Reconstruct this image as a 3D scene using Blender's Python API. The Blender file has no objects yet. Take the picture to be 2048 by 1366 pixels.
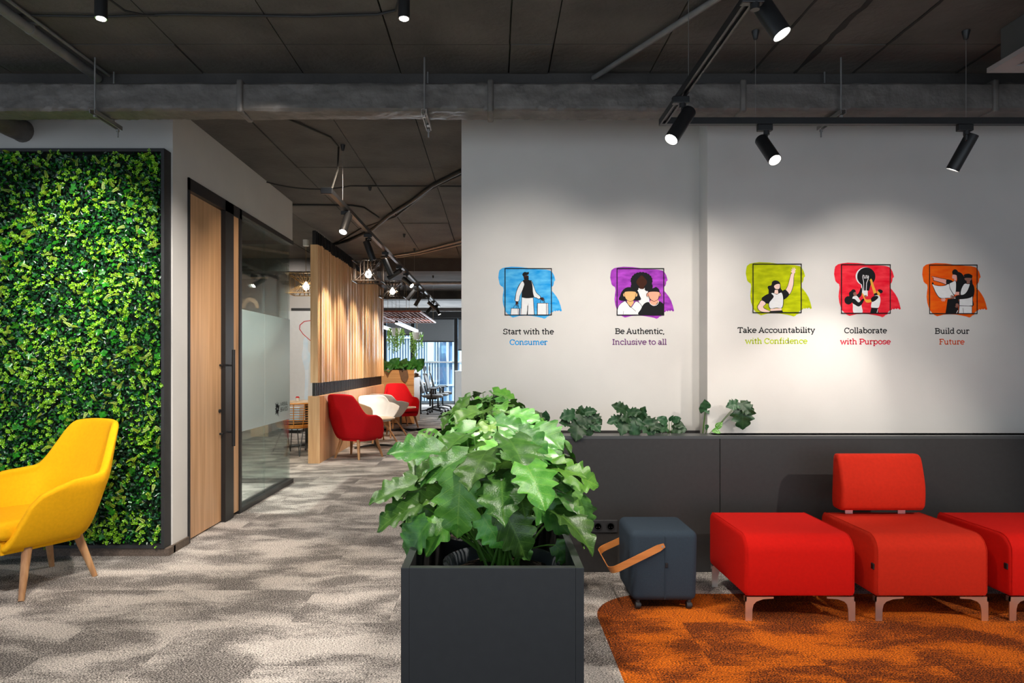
import bpy, bmesh, math, random
import numpy as np
from mathutils import Vector, Matrix, Euler, noise as mnoise
PI = math.pi
R = math.radians
random.seed(7)
C = bpy.context.scene.collection
sc = bpy.context.scene

# ------------------------------------------------------------------ camera
F = 1365.0; VX, VY, EYE = 988.0, 728.0, 1.32       # focal length in pixels, vanishing point, eye height
cd = bpy.data.cameras.new('camera'); cam = bpy.data.objects.new('camera', cd); C.objects.link(cam)
cam.location = (0, 0, EYE); cam.rotation_euler = (PI/2, 0, 0)
cd.sensor_width = 36.0; cd.lens = F/2048*36
cd.shift_x = (1024-VX)/2048; cd.shift_y = (VY-683)/2048
cd.clip_start = 0.05; cd.clip_end = 300
sc.camera = cam

def at(px, py, d):            # a point of the place seen at that pixel, d metres into the room
    return Vector(((px-VX)/F*d, d, EYE-(py-VY)/F*d))
def X_(px, d): return (px-VX)/F*d
def Z_(py, d): return EYE-(py-VY)/F*d

# ------------------------------------------------------------------ world, exposure, lights
w = bpy.data.worlds.new('sky'); sc.world = w; w.use_nodes = True
nt = w.node_tree; nt.nodes.clear()
wo = nt.nodes.new('ShaderNodeOutputWorld'); wb = nt.nodes.new('ShaderNodeBackground')
tc = nt.nodes.new('ShaderNodeTexCoord'); sx = nt.nodes.new('ShaderNodeSeparateXYZ'); cr = nt.nodes.new('ShaderNodeValToRGB')
cr.color_ramp.elements[0].position = 0.0; cr.color_ramp.elements[0].color = (.62, .74, .86, 1)
cr.color_ramp.elements[1].position = 0.6; cr.color_ramp.elements[1].color = (.35, .58, .92, 1)
nt.links.new(tc.outputs['Generated'], sx.inputs[0]); nt.links.new(sx.outputs['Z'], cr.inputs[0])
nt.links.new(cr.outputs[0], wb.inputs[0]); wb.inputs[1].default_value = 1.5
nt.links.new(wb.outputs[0], wo.inputs[0])
vs = sc.view_settings
vs.view_transform = 'Standard'; vs.look = 'None'; vs.gamma = 1.0; vs.use_curve_mapping = False; vs.exposure = 0.0

WARM = (1.0, .84, .66); NEUT = (1.0, .93, .85); COOL = (.80, .90, 1.0)
def spot_light(loc, target, energy, cone=60, blend=.6, color=NEUT, radius=.03):
    ld = bpy.data.lights.new('spot_beam', 'SPOT'); ld.energy = energy; ld.spot_size = R(cone); ld.spot_blend = blend
    ld.color = color; ld.shadow_soft_size = radius
    o = bpy.data.objects.new('spot_beam', ld); C.objects.link(o); o.location = loc
    o.rotation_euler = (Vector(target)-Vector(loc)).to_track_quat('-Z', 'Y').to_euler()
    return o
def area_light(loc, target, energy, sx_, sy_, color=NEUT):
    ld = bpy.data.lights.new('daylight_fill', 'AREA'); ld.shape = 'RECTANGLE'; ld.size = sx_; ld.size_y = sy_
    ld.energy = energy; ld.color = color
    o = bpy.data.objects.new('daylight_fill', ld); C.objects.link(o); o.location = loc
    o.rotation_euler = (Vector(target)-Vector(loc)).to_track_quat('-Z', 'Y').to_euler()
    return o
sd_ = bpy.data.lights.new('sun', 'SUN'); sd_.energy = 5.5; sd_.color = (1, .97, .92); sd_.angle = R(.5)
sun = bpy.data.objects.new('sun', sd_); C.objects.link(sun); sun.rotation_euler = (R(38), 0, R(-20))
# added fill light behind the camera, standing for an unseen window front
area_light((0, -2.6, 1.5), (0.2, 4, 1.2), 14, 6.0, 2.2, (1.0, .97, .93))
# daylight coming in through the far window wall
area_light((-1.5, 22.3, 1.6), (-1.5, 10, 1.0), 430, 5.0, 2.4, COOL)
# spots without fixtures: inferred lamps outside the frame, and lights added to brighten surfaces
spot_light((0.42, 2.45, 2.50), (0.20, 4.70, 1.58), 165, 50, 1.0, NEUT)  # this and the next three: added wall washes, placed clear of the lamp heads
spot_light((1.15, 2.90, 2.50), (0.98, 4.70, 1.50), 118, 58, 1.0, NEUT)
spot_light((1.95, 3.05, 2.50), (2.52, 4.52, 1.60), 92, 56, 1.0, NEUT)
spot_light((1.85, 2.90, 2.50), (1.66, 4.52, 1.50), 74, 58, 1.0, NEUT)
spot_light((3.75, 1.20, 2.55), (2.20, 3.9, .40), 270, 45, .6, NEUT)
spot_light((-.30, 1.35, 3.05), (1.5, 3.7, .35), 120, 48, .6, WARM)
spot_light((0.75, 1.20, 3.05), (0.05, 2.2, .95), 150, 40, .6, NEUT)
spot_light((-.45, 2.90, 3.08), (0.02, 3.3, .9), 150, 60, .6, NEUT)
spot_light((-2.3, 3.0, 3.08), (-2.85, 4.72, 2.0), 420, 38, 1.0, NEUT)
spot_light((-2.3, 2.0, 3.08), (-2.9, 4.72, 1.1), 150, 50, 1.0, NEUT)
spot_light((-1.0, 3.4, 3.08), (-2.25, 5.2, .9), 290, 60, .9, NEUT)  # added to brighten the door and the partition corner
spot_light((-1.0, 5.2, 3.08), (-2.25, 6.3, 1.2), 100, 70, .9, WARM)
spot_light((-4.2, 6.3, 3.0), (-3.4, 6.3, 0), 1500, 130, .8, NEUT, .06)  # added inside the meeting room to brighten the frosted glass
spot_light((-1.5, 1.6, 3.05), (-2.9, 4.2, .6), 260, 40, .7, NEUT)
spot_light((-1.15, 2.2, 3.05), (-1.15, 2.9, 0), 170, 105, .8, NEUT)
spot_light((0.6, 1.6, 3.05), (.4, 1.9, 0), 60, 100, .8, NEUT)
spot_light((-.9, 4.9, 3.05), (-1.3, 5.1, 0), 90, 100, .8, NEUT)
spot_light((-1.0, 8.0, 3.05), (-1.2, 8.1, 0), 120, 100, .8, NEUT)
spot_light((-.2, 3.0, 3.05), (1.42, 4.6, 1.7), 40, 28, 1.0, WARM)  # added to brighten the return face of the wall step
spot_light((1.7, 1.2, 3.05), (1.7, 2.4, 0), 60, 90, .8, WARM)

# ------------------------------------------------------------------ mesh helpers
class MB:
    def __init__(s): s.v = []; s.f = []; s.m = []
    def add(s, vs_, fs, mi=0):
        n = len(s.v); s.v += [tuple(q) for q in vs_]
        for f in fs: s.f.append(tuple(i+n for i in f)); s.m.append(mi)
        return s
    def box(s, x0, x1, y0, y1, z0, z1, mi=0):
        v = [(x0,y0,z0),(x1,y0,z0),(x1,y1,z0),(x0,y1,z0),(x0,y0,z1),(x1,y0,z1),(x1,y1,z1),(x0,y1,z1)]
        return s.add(v, [(0,3,2,1),(4,5,6,7),(0,1,5,4),(1,2,6,5),(2,3,7,6),(3,0,4,7)], mi)
    def rbox(s, x0, x1, y0, y1, z0, z1, r=.01, seg=3, mi=0, M=None):
        bm = bmesh.new(); bmesh.ops.create_cube(bm, size=1)
        for v in bm.verts:
            v.co = Vector(((x0+x1)/2+v.co.x*(x1-x0), (y0+y1)/2+v.co.y*(y1-y0), (z0+z1)/2+v.co.z*(z1-z0)))
        r = min(r, (x1-x0)/2.02, (y1-y0)/2.02, (z1-z0)/2.02)
        bmesh.ops.bevel(bm, geom=list(bm.edges), offset=r, segments=seg, profile=.5, affect='EDGES')
        bm.verts.index_update()
        vs_ = [(M @ v.co) if M else v.co.copy() for v in bm.verts]
        s.add(vs_, [[v.index for v in f.verts] for f in bm.faces], mi); bm.free(); return s
    def cyl(s, p0, p1, r0, r1=None, n=16, cap=True, mi=0):
        r1 = r0 if r1 is None else r1
        p0, p1 = Vector(p0), Vector(p1); d = (p1-p0)
        q = d.to_track_quat('Z', 'Y')
        ux, uy = q @ Vector((1,0,0)), q @ Vector((0,1,0))
        v = [p0+(ux*math.cos(2*PI*i/n)+uy*math.sin(2*PI*i/n))*r0 for i in range(n)]
        v += [p1+(ux*math.cos(2*PI*i/n)+uy*math.sin(2*PI*i/n))*r1 for i in range(n)]
        f = [(i, (i+1) % n, n+(i+1) % n, n+i) for i in range(n)]
        if cap: f += [tuple(range(n-1, -1, -1)), tuple(range(n, 2*n))]
        return s.add(v, f, mi)
    def tube(s, pts, r, n=8, mi=0, taper=None):
        pts = [Vector(p) for p in pts]; rings = []
        up = None
        for i, p in enumerate(pts):
            t = (pts[min(i+1, len(pts)-1)]-pts[max(i-1, 0)])
            if t.length < 1e-9: t = Vector((0,0,1))
            t.normalize()
            if up is None: up = Vector((0,0,1)) if abs(t.z) < .9 else Vector((1,0,0))
            a = up.cross(t)
            if a.length < 1e-6: a = t.orthogonal()
            a.normalize(); b = t.cross(a); up = b
            rr = r if taper is None else r*(1+(taper-1)*i/max(1, len(pts)-1))
            rings.append([p+(a*math.cos(2*PI*k/n)+b*math.sin(2*PI*k/n))*rr for k in range(n)])
        v = [q for ring in rings for q in ring]; f = []
        for i in range(len(pts)-1):
            for k in range(n):
                f.append((i*n+k, i*n+(k+1) % n, (i+1)*n+(k+1) % n, (i+1)*n+k))
        f += [tuple(range(n-1, -1, -1)), tuple((len(pts)-1)*n+k for k in range(n))]
        return s.add(v, f, mi)
    def grid(s, fn, nu, nv, mi=0, closed=False):
        v = [fn(i/nu, j/nv) for j in range(nv+1) for i in range(nu+1)]
        f = [(j*(nu+1)+i, j*(nu+1)+i+1, (j+1)*(nu+1)+i+1, (j+1)*(nu+1)+i) for j in range(nv) for i in range(nu)]
        return s.add(v, f, mi)
    def prism(s, pts, z0, z1, mi=0, axis='z'):      # flat outline extruded
        n = len(pts)
        def q(p, z): return (p[0], p[1], z) if axis == 'z' else ((p[0], z, p[1]) if axis == 'y' else (z, p[0], p[1]))
        v = [q(p, z0) for p in pts]+[q(p, z1) for p in pts]
        f = [tuple(range(n-1, -1, -1)), tuple(range(n, 2*n))]+[(i, (i+1) % n, n+(i+1) % n, n+i) for i in range(n)]
        return s.add(v, f, mi)
    def lathe(s, prof, n=24, c=(0,0,0), mi=0):       # list of (radius, z)
        v = []; f = []
        for (r, z) in prof:
            for k in range(n): v.append((c[0]+r*math.cos(2*PI*k/n), c[1]+r*math.sin(2*PI*k/n), c[2]+z))
        for i in range(len(prof)-1):
            for k in range(n): f.append((i*n+k, i*n+(k+1) % n, (i+1)*n+(k+1) % n, (i+1)*n+k))
        f.append(tuple(range(n-1, -1, -1))); f.append(tuple((len(prof)-1)*n+k for k in range(n)))
        return s.add(v, f, mi)

def link(name, mb, mats, parent=None, smooth=False, fix=True, auto=None):
    me = bpy.data.meshes.new(name); me.from_pydata(mb.v, [], mb.f)
    if not isinstance(mats, (list, tuple)): mats = [mats]
    for m_ in mats: me.materials.append(m_)
    if len(mats) > 1: me.polygons.foreach_set('material_index', mb.m)
    if fix and len(mb.f) < 60000:
        bm = bmesh.new(); bm.from_mesh(me); bmesh.ops.recalc_face_normals(bm, faces=bm.faces); bm.to_mesh(me); bm.free()
    if smooth:
        me.polygons.foreach_set('use_smooth', [True]*len(me.polygons))
        if auto: me.set_sharp_from_angle(angle=R(auto))
    me.update()
    o = bpy.data.objects.new(name, me); C.objects.link(o)
    if parent is not None: o.parent = parent
    return o
def smooth_(name, mb, mats, parent=None, auto=40): return link(name, mb, mats, parent, True, True, auto)
def tag(o, label, cat, group=None, kind=None):
    if label: o['label'] = label
    if cat: o['category'] = cat
    if group: o['group'] = group
    if kind: o['kind'] = kind
    return o
def thing(name, label, cat, loc=(0,0,0), rz=0, group=None):
    o = bpy.data.objects.new(name, None); C.objects.link(o); o.empty_display_size = .1
    o.location = loc; o.rotation_euler = (0, 0, rz); return tag(o, label, cat, group)
def struct(name, mb, mats, parent=None, smooth=False):
    o = link(name, mb, mats, parent, smooth, auto=40 if smooth else None)
    if parent is None: o['kind'] = 'structure'
    return o
def sempty(name, loc=(0,0,0)):
    o = bpy.data.objects.new(name, None); C.objects.link(o); o.location = loc; o['kind'] = 'structure'; return o
def inst(src, parent, loc=None, rot=None, mat_world=None):
    c = src.copy(); C.objects.link(c); c.parent = parent
    if loc is not None: c.location = loc
    if rot is not None: c.rotation_euler = rot
    return c
def kids(o): return [x for x in C.objects if x.parent is o]
def copy_tree(o, loc=None, rz=None, label=None, parent=None):
    c = o.copy(); C.objects.link(c)
    if parent is not None: c.parent = parent
    for ch in kids(o): copy_tree(ch, parent=c)
    if loc is not None: c.location = loc
    if rz is not None: c.rotation_euler = (0, 0, rz)
    if label: c['label'] = label
    return c

# ------------------------------------------------------------------ materials
def pm(name, col, rough=.6, metal=0, var=.12, scale=12, bump=0, bscale=120, stretch=(1,1,1), col2=None, emit=0, spec=.5, trans=0, sheen=0, coat=0, world=False, detail=3, alpha=1, sub=0):
    m = bpy.data.materials.new(name); m.use_nodes = True; t = m.node_tree; b = t.nodes['Principled BSDF']
    co = t.nodes.new('ShaderNodeNewGeometry').outputs['Position'] if world else t.nodes.new('ShaderNodeTexCoord').outputs['Object']
    mp = t.nodes.new('ShaderNodeMapping'); mp.inputs['Scale'].default_value = stretch; t.links.new(co, mp.inputs[0])
    n = t.nodes.new('ShaderNodeTexNoise'); n.inputs['Scale'].default_value = scale; n.inputs['Detail'].default_value = detail
    t.links.new(mp.outputs[0], n.inputs['Vector'])
    r = t.nodes.new('ShaderNodeValToRGB'); e = r.color_ramp.elements; e[0].position = .32; e[1].position = .68
    c2 = col2 or tuple(min(1, c*(1+var)) for c in col); c1 = col if col2 else tuple(c*(1-var) for c in col)
    e[0].color = (*c1, 1); e[1].color = (*c2, 1)
    t.links.new(n.outputs['Fac'], r.inputs[0]); t.links.new(r.outputs[0], b.inputs['Base Color'])
    b.inputs['Roughness'].default_value = rough; b.inputs['Metallic'].default_value = metal
    b.inputs['Specular IOR Level'].default_value = spec
    if sheen: b.inputs['Sheen Weight'].default_value = sheen
    if coat: b.inputs['Coat Weight'].default_value = coat
    if trans: b.inputs['Transmission Weight'].default_value = trans
    if emit:
        t.links.new(r.outputs[0], b.inputs['Emission Color']); b.inputs['Emission Strength'].default_value = emit
    if bump:
        n2 = t.nodes.new('ShaderNodeTexNoise'); n2.inputs['Scale'].default_value = bscale; n2.inputs['Detail'].default_value = 4
        t.links.new(mp.outputs[0], n2.inputs['Vector'])
        bp = t.nodes.new('ShaderNodeBump'); bp.inputs['Strength'].default_value = bump; bp.inputs['Distance'].default_value = .01
        t.links.new(n2.outputs['Fac'], bp.inputs['Height']); t.links.new(bp.outputs[0], b.inputs['Normal'])
    m.diffuse_color = (*col, 1)
    return m
def S(h):       # display colour 0-255 to linear
    return tuple((c/255/12.92) if c/255 <= .04045 else ((c/255+.055)/1.055)**2.4 for c in h)

def carpet(name, dark, light, mid, lo=.585, hi=.78):
    m = bpy.data.materials.new(name); m.use_nodes = True; t = m.node_tree; b = t.nodes['Principled BSDF']
    N = t.nodes.new; L = t.links.new
    pos = N('ShaderNodeNewGeometry').outputs['Position']
    oi = N('ShaderNodeObjectInfo'); fl = N('ShaderNodeMath'); fl.operation = 'MULTIPLY'; fl.inputs[1].default_value = 1.45
    L(oi.outputs['Random'], fl.inputs[0]); f2 = N('ShaderNodeMath'); f2.operation = 'FLOOR'; L(fl.outputs[0], f2.inputs[0])
    f3 = N('ShaderNodeMath'); f3.operation = 'MULTIPLY'; f3.inputs[1].default_value = 9.7; L(f2.outputs[0], f3.inputs[0])
    ad = N('ShaderNodeVectorMath'); ad.operation = 'ADD'; L(pos, ad.inputs[0]); L(f3.outputs[0], ad.inputs[1])
    def noi(sc_, st, det, src, dist=0):
        mp = N('ShaderNodeMapping'); mp.inputs['Scale'].default_value = st; L(src, mp.inputs[0])
        n = N('ShaderNodeTexNoise'); n.inputs['Scale'].default_value = sc_; n.inputs['Detail'].default_value = det
        n.inputs['Distortion'].default_value = dist
        L(mp.outputs[0], n.inputs['Vector']); return n.outputs['Fac']
    blot = noi(3.2, (.72, 1.25, 1), 6, ad.outputs[0], .3)
    strk = noi(1, (14, 95, 1), 3, pos)
    fine = noi(1, (120, 300, 1), 2, pos)
    a = N('ShaderNodeMath'); a.operation = 'MULTIPLY_ADD'; a.inputs[1].default_value = .36; L(strk, a.inputs[0]); L(blot, a.inputs[2])
    r1 = N('ShaderNodeValToRGB'); r1.color_ramp.elements[0].position = lo; r1.color_ramp.elements[1].position = hi
    L(a.outputs[0], r1.inputs[0])
    s2 = N('ShaderNodeMath'); s2.operation = 'MULTIPLY_ADD'; s2.inputs[1].default_value = .52
    L(r1.outputs[0], s2.inputs[0]); 
    fm = N('ShaderNodeMapRange'); fm.inputs[1].default_value = .36; fm.inputs[2].default_value = .64; fm.inputs[3].default_value = -.42; fm.inputs[4].default_value = .80
    L(fine, fm.inputs[0]); L(fm.outputs[0], s2.inputs[2])
    r2 = N('ShaderNodeValToRGB'); e = r2.color_ramp.elements; e[0].position = .0; e[0].color = (*dark, 1); e[1].position = 1; e[1].color = (*light, 1)
    em = e.new(.5); em.color = (*mid, 1)
    L(s2.outputs[0], r2.inputs[0]); L(r2.outputs[0], b.inputs['Base Color'])
    b.inputs['Roughness'].default_value = .95; b.inputs['Specular IOR Level'].default_value = .15
    bp = N('ShaderNodeBump'); bp.inputs['Strength'].default_value = .3; bp.inputs['Distance'].default_value = .003
    L(fine, bp.inputs['Height']); L(bp.outputs[0], b.inputs['Normal'])
    return m
def wood(name, c1, c2, axis='z', rough=.5, scale=1.0):
    st = {'z': (26, 26, 1.1), 'x': (1.1, 26, 26), 'y': (26, 1.1, 26)}[axis]
    return pm(name, c1, rough, col2=c2, scale=scale, stretch=st, detail=5, bump=.05, bscale=scale*2)

def glass_mat(name, tint=(.86, .93, .92), refl=.09):
    m = bpy.data.materials.new(name); m.use_nodes = True; t = m.node_tree; t.nodes.clear(); N = t.nodes.new; L = t.links.new
    o = N('ShaderNodeOutputMaterial'); tr = N('ShaderNodeBsdfTransparent'); gl = N('ShaderNodeBsdfGlossy'); mx = N('ShaderNodeMixShader')
    tr.inputs[0].default_value = (*tint, 1); gl.inputs['Roughness'].default_value = .01
    fr = N('ShaderNodeLayerWeight'); fr.inputs[0].default_value = .35
    mr = N('ShaderNodeMapRange'); mr.inputs[3].default_value = .05; mr.inputs[4].default_value = .6
    L(fr.outputs['Fresnel'], mr.inputs[0]); L(mr.outputs[0], mx.inputs[0])
    L(tr.outputs[0], mx.inputs[1]); L(gl.outputs[0], mx.inputs[2]); L(mx.outputs[0], o.inputs[0])
    return m
def frosted_mat(name):
    m = bpy.data.materials.new(name); m.use_nodes = True; t = m.node_tree; t.nodes.clear(); N = t.nodes.new; L = t.links.new
    o = N('ShaderNodeOutputMaterial'); d = N('ShaderNodeBsdfDiffuse'); tl = N('ShaderNodeBsdfTranslucent'); m1 = N('ShaderNodeMixShader')
    g = N('ShaderNodeBsdfGlossy'); m2 = N('ShaderNodeMixShader'); g.inputs['Roughness'].default_value = .12
    d.inputs[0].default_value = (.62, .67, .67, 1); tl.inputs[0].default_value = (.7, .78, .78, 1); m1.inputs[0].default_value = .45
    lw = N('ShaderNodeLayerWeight'); lw.inputs[0].default_value = .25
    L(d.outputs[0], m1.inputs[1]); L(tl.outputs[0], m1.inputs[2]); L(lw.outputs['Fresnel'], m2.inputs[0])
    L(m1.outputs[0], m2.inputs[1]); L(g.outputs[0], m2.inputs[2]); L(m2.outputs[0], o.inputs[0]); return m

M = {}
M['wall'] = pm('white_wall_paint', (.60, .575, .545), .85, var=.03, scale=3, bump=.05, bscale=260, world=True)
M['concrete'] = pm('painted_concrete', (.088, .079, .070), .9, var=.28, scale=2.2, bump=.5, bscale=26, world=True, detail=8)
M['concrete2'] = pm('painted_concrete_beam', (.055, .050, .047), .9, var=.25, scale=3, bump=.4, bscale=20, world=True, detail=6)
M['soot'] = pm('joint_filler', (.02, .018, .016), .95)
M['duct'] = pm('foil_wrapped_duct', (.135, .122, .112), .55, var=.2, scale=9, bump=.9, bscale=16, world=True, metal=.25)
M['pipe'] = pm('grey_pipe', (.16, .155, .15), .55, var=.15)
M['cable'] = pm('black_cable', (.015, .014, .013), .6)
M['black'] = pm('black_metal', (.012, .012, .013), .42, var=.1, spec=.5)
M['blackm'] = pm('matt_black_plastic', (.02, .02, .022), .6)
M['steel'] = pm('galvanised_steel', (.35, .34, .33), .4, metal=.8)
M['char'] = pm('charcoal_laminate', (.034, .032, .031), .42, var=.06, scale=40, spec=.4)
M['charedge'] = pm('charcoal_laminate_edge', (.06, .063, .064), .35, var=.06, spec=.5)
M['grey'] = carpet('grey_carpet', S((52, 49, 49)), S((222, 214, 206)), S((146, 140, 135)))
M['orange'] = carpet('orange_carpet', S((42, 20, 14)), S((240, 124, 20)), S((140, 68, 24)), .60, .76)
M['yellow'] = pm('yellow_fabric', S((238, 172, 8)), .85, var=.04, scale=60, bump=.15, bscale=700, spec=.2)
M['red'] = pm('red_fabric', S((192, 14, 26)), .85, var=.05, scale=60, bump=.15, bscale=700, spec=.2)
M['red1'] = pm('bright_red_fabric', S((206, 16, 5)), .85, var=.04, scale=60, bump=.2, bscale=800, spec=.2)
M['red2'] = pm('orange_red_fabric', S((200, 40, 18)), .85, var=.05, scale=60, bump=.2, bscale=800, spec=.2)
M['stool'] = pm('slate_blue_fabric', S((50, 62, 74)), .85, var=.12, scale=300, bump=.2, bscale=800, spec=.2)
M['oak'] = wood('oak_leg', S((150, 104, 66)), S((196, 150, 104)), 'z', .5)
M['bent'] = wood('bent_oak', S((190, 112, 50)), S((222, 146, 78)), 'x', .4)
M['door'] = wood('oak_veneer_door', S((190, 144, 102)), S((216, 172, 130)), 'z', .32)
M['slat'] = wood('oak_slat', S((212, 162, 114)), S((240, 202, 156)), 'z', .4)
M['ply'] = wood('oak_planter_cabinet', S((200, 142, 84)), S((222, 168, 108)), 'x', .45)
M['whitep'] = pm('white_plastic', (.72, .74, .74), .35, var=.02)
M['tabletop'] = pm('pale_birch_tabletop', S((226, 205, 178)), .4, var=.05)
M['chrome'] = pm('polished_steel', (.92, .90, .87), .3, metal=1, var=.02)
M['lens'] = pm('lamp_lens', (1, .95, .86), .3, var=.01, emit=28)
M['lensin'] = pm('lamp_reflector', (.8, .8, .8), .25, metal=.9)
M['tube'] = pm('linear_lamp_diffuser', (1, .96, .9), .3, var=.01, emit=9)
M['glass'] = glass_mat('clear_glass')
M['frost'] = frosted_mat('frosted_film')
M['white'] = pm('white_lacquer', (.75, .75, .74), .4, var=.02)
M['acp'] = pm('air_unit_panel', (.34, .30, .29), .5, var=.04)
M['acb'] = pm('air_unit_body', (.075, .073, .07), .6, var=.05)
M['base'] = pm('brown_carpet_skirting', S((95, 82, 72)), .9, var=.3, scale=90, bump=.4, bscale=300)
M['soil'] = pm('brown_soil', (.05, .028, .016), .95, var=.5, scale=60, bump=1, bscale=90)
M['pot'] = pm('grey_plastic_pot', (.10, .11, .12), .45, var=.15, scale=15)
M['blind'] = pm('grey_roller_blind', (.20, .21, .22), .8, var=.04, scale=80)
M['steelred'] = pm('rust_red_mesh', S((150, 72, 46)), .5, metal=.2)
M['rattan'] = pm('orange_rattan', S((196, 128, 52)), .5, var=.2, scale=90)
M['wire'] = pm('brass_wire', S((170, 140, 95)), .4, metal=.5)
M['bronze'] = pm('dark_wire', S((70, 60, 52)), .4, metal=.5)
M['mesh'] = pm('grey_chair_mesh', (.17, .16, .15), .6)
def leafm(name, c1, c2, rough=.38, veins=True):
    m = pm(name, c1, rough, col2=c2, scale=5, detail=3, bump=.15, bscale=40, spec=.5)
    t = m.node_tree; b = t.nodes['Principled BSDF']; N = t.nodes.new; L = t.links.new
    def mth(op, a=None, b_=None, c=None):
        n = N('ShaderNodeMath'); n.operation = op
        for i, x in enumerate((a, b_, c)):
            if x is None: continue
            if isinstance(x, (int, float)): n.inputs[i].default_value = x
            else: L(x, n.inputs[i])
        return n.outputs[0]
    base = b.inputs['Base Color'].links[0].from_socket
    oi = N('ShaderNodeObjectInfo'); hs = N('ShaderNodeHueSaturation')
    L(mth('MULTIPLY_ADD', oi.outputs['Random'], .035, .483), hs.inputs['Hue']); L(mth('MULTIPLY_ADD', oi.outputs['Random'], .75, .62), hs.inputs['Value']); L(base, hs.inputs['Color'])
    out = hs.outputs[0]
    if veins:
        sp = N('ShaderNodeSeparateXYZ'); L(N('ShaderNodeTexCoord').outputs['Object'], sp.inputs[0])
        ax = mth('ABSOLUTE', sp.outputs['X']); mid = mth('LESS_THAN', ax, .012)
        fr = mth('FRACT', mth('MULTIPLY', mth('MULTIPLY_ADD', ax, -.75, sp.outputs['Y']), 6.0)); lat = mth('LESS_THAN', mth('ABSOLUTE', mth('SUBTRACT', fr, .7)), .045)
        vm_ = mth('MULTIPLY', mth('MAXIMUM', mid, lat), .28)
        mx = N('ShaderNodeMix'); mx.data_type = 'RGBA'; L(vm_, mx.inputs[0]); L(out, mx.inputs[6]); mx.inputs[7].default_value = (min(1, c2[0]*2.2), min(1, c2[1]*1.5), c2[2]*1.6, 1)
        out = mx.outputs[2]
    L(out, b.inputs['Base Color']); return m
M['leaf'] = leafm('philodendron_leaf', (.030, .115, .016), (.085, .235, .034), .34)
M['leaf2'] = leafm('young_leaf', (.075, .235, .025), (.15, .36, .045), .34)
M['leafd'] = leafm('dark_leaf', (.012, .048, .018), (.030, .095, .03), .4)
M['leafc'] = leafm('cabinet_plant_leaf', (.03, .13, .02), (.07, .22, .035), .35, False)
M['stem'] = pm('green_stem', (.10, .25, .03), .45, var=.3)
M['g_lime'] = pm('lime_leaflet', (.20, .46, .012), .35, var=.35, scale=30, world=True)
M['g_mid'] = pm('mid_green_leaflet', (.018, .17, .010), .25, var=.4, scale=30, world=True)
M['g_dark'] = pm('dark_green_leaflet', (.004, .032, .009), .22, var=.4, scale=30, world=True)
M['g_teal'] = pm('blue_green_leaflet', (.03, .12, .06), .25, var=.4, scale=30, world=True)
M['g_yel'] = pm('yellow_fern', (.22, .34, .015), .4, var=.3, scale=30, world=True)
# ------------------------------------------------------------------ floor: carpet tiles
CEIL = 3.13
fl = struct('floor', MB().box(-9, 6, -3, 24.5, -.12, -.006), M['grey'])
def sd_rr(x, y):      # rounded zone of the orange carpet
    cx, cy, hx, hy, r = .54+3, 3.917-3.5, 3.0, 3.5, .37
    qx, qy = abs(x-cx)-hx+r, abs(y-cy)-hy+r
    return math.hypot(max(qx, 0), max(qy, 0))+min(max(qx, qy), 0)-r
zone = []
for (cx, cy, a0) in ((.54+.37, 3.917-.37, 90),):
    zone = [(cx+.37*math.cos(R(a0+a)), cy+.37*math.sin(R(a0+a))) for a in range(0, 91, 6)]
zone = [(6.0, 3.917)]+zone+[(.54, -3.0), (6.0, -3.0)]          # counter-clockwise
def clip(poly, conv):
    out = poly
    for i in range(len(conv)):
        ax, ay = conv[i]; bx, by = conv[(i+1) % len(conv)]
        inp, out = out, []
        def side(p): return (bx-ax)*(p[1]-ay)-(by-ay)*(p[0]-ax)
        for j in range(len(inp)):
            p, q = inp[j], inp[(j+1) % len(inp)]; sp, sq = side(p), side(q)
            if sp >= 0: out.append(p)
            if (sp >= 0) != (sq >= 0):
                t_ = sp/(sp-sq); out.append((p[0]+(q[0]-p[0])*t_, p[1]+(q[1]-p[1])*t_))
        if not out: return []
    return out
g = .0006
src = src_o = None
nt_ = 0
def tile_obj(name, poly, cx, cy, z0, z1, m_):
    return link(name, MB().prism([(p[0]-cx, p[1]-cy) for p in poly], z0, z1), m_, fl, fix=True)
for j in range(26):
    y0 = 1.984-1.0+.5*j
    for i in range(-8, 9):
        x0 = -.04+.5*i
        if y0 > 13.5: continue
        # only tiles that the photograph can show
        if x0+.5 < (-30-VX)/F*(y0+.5) or x0 > (2080-VX)/F*(y0+.5): continue
        if y0+.5 < 2.7: continue
        if y0 > 4.4 and x0 > -.3: continue
        if y0 > 4.9 and x0 < -2.55: continue
        sq = [(x0+g, y0+g), (x0+.5-g, y0+g), (x0+.5-g, y0+.5-g), (x0+g, y0+.5-g)]
        cx, cy = x0+.25, y0+.25
        inside = [sd_rr(*p) < 0 for p in sq]
        if not all(inside):
            if src is None: src = tile_obj('carpet_tile', sq, cx, cy, -.006, 0, M['grey']); t_ = src
            else: t_ = inst(src, fl)
            t_.location = (cx, cy, 0); nt_ += 1
        if any(inside) or (cx > 0 and clip(sq, zone)):
            pg = clip(sq, zone)
            if len(pg) >= 3:
                if all(inside):
                    if src_o is None: src_o = tile_obj('orange_carpet_tile', sq, cx, cy, -.006, .0012, M['orange']); t_ = src_o
                    else: t_ = inst(src_o, fl)
                else: t_ = tile_obj('orange_carpet_tile', pg, cx, cy, -.005, .0012, M['orange'])
                t_.location = (cx, cy, 0)
far_c = link('carpet', MB().box(-7, -.03, 13.48, 24.2, -.006, 0).box(-8.9, -2.541, 4.985, 13.48, -.006, 0), M['grey'], fl)

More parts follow.
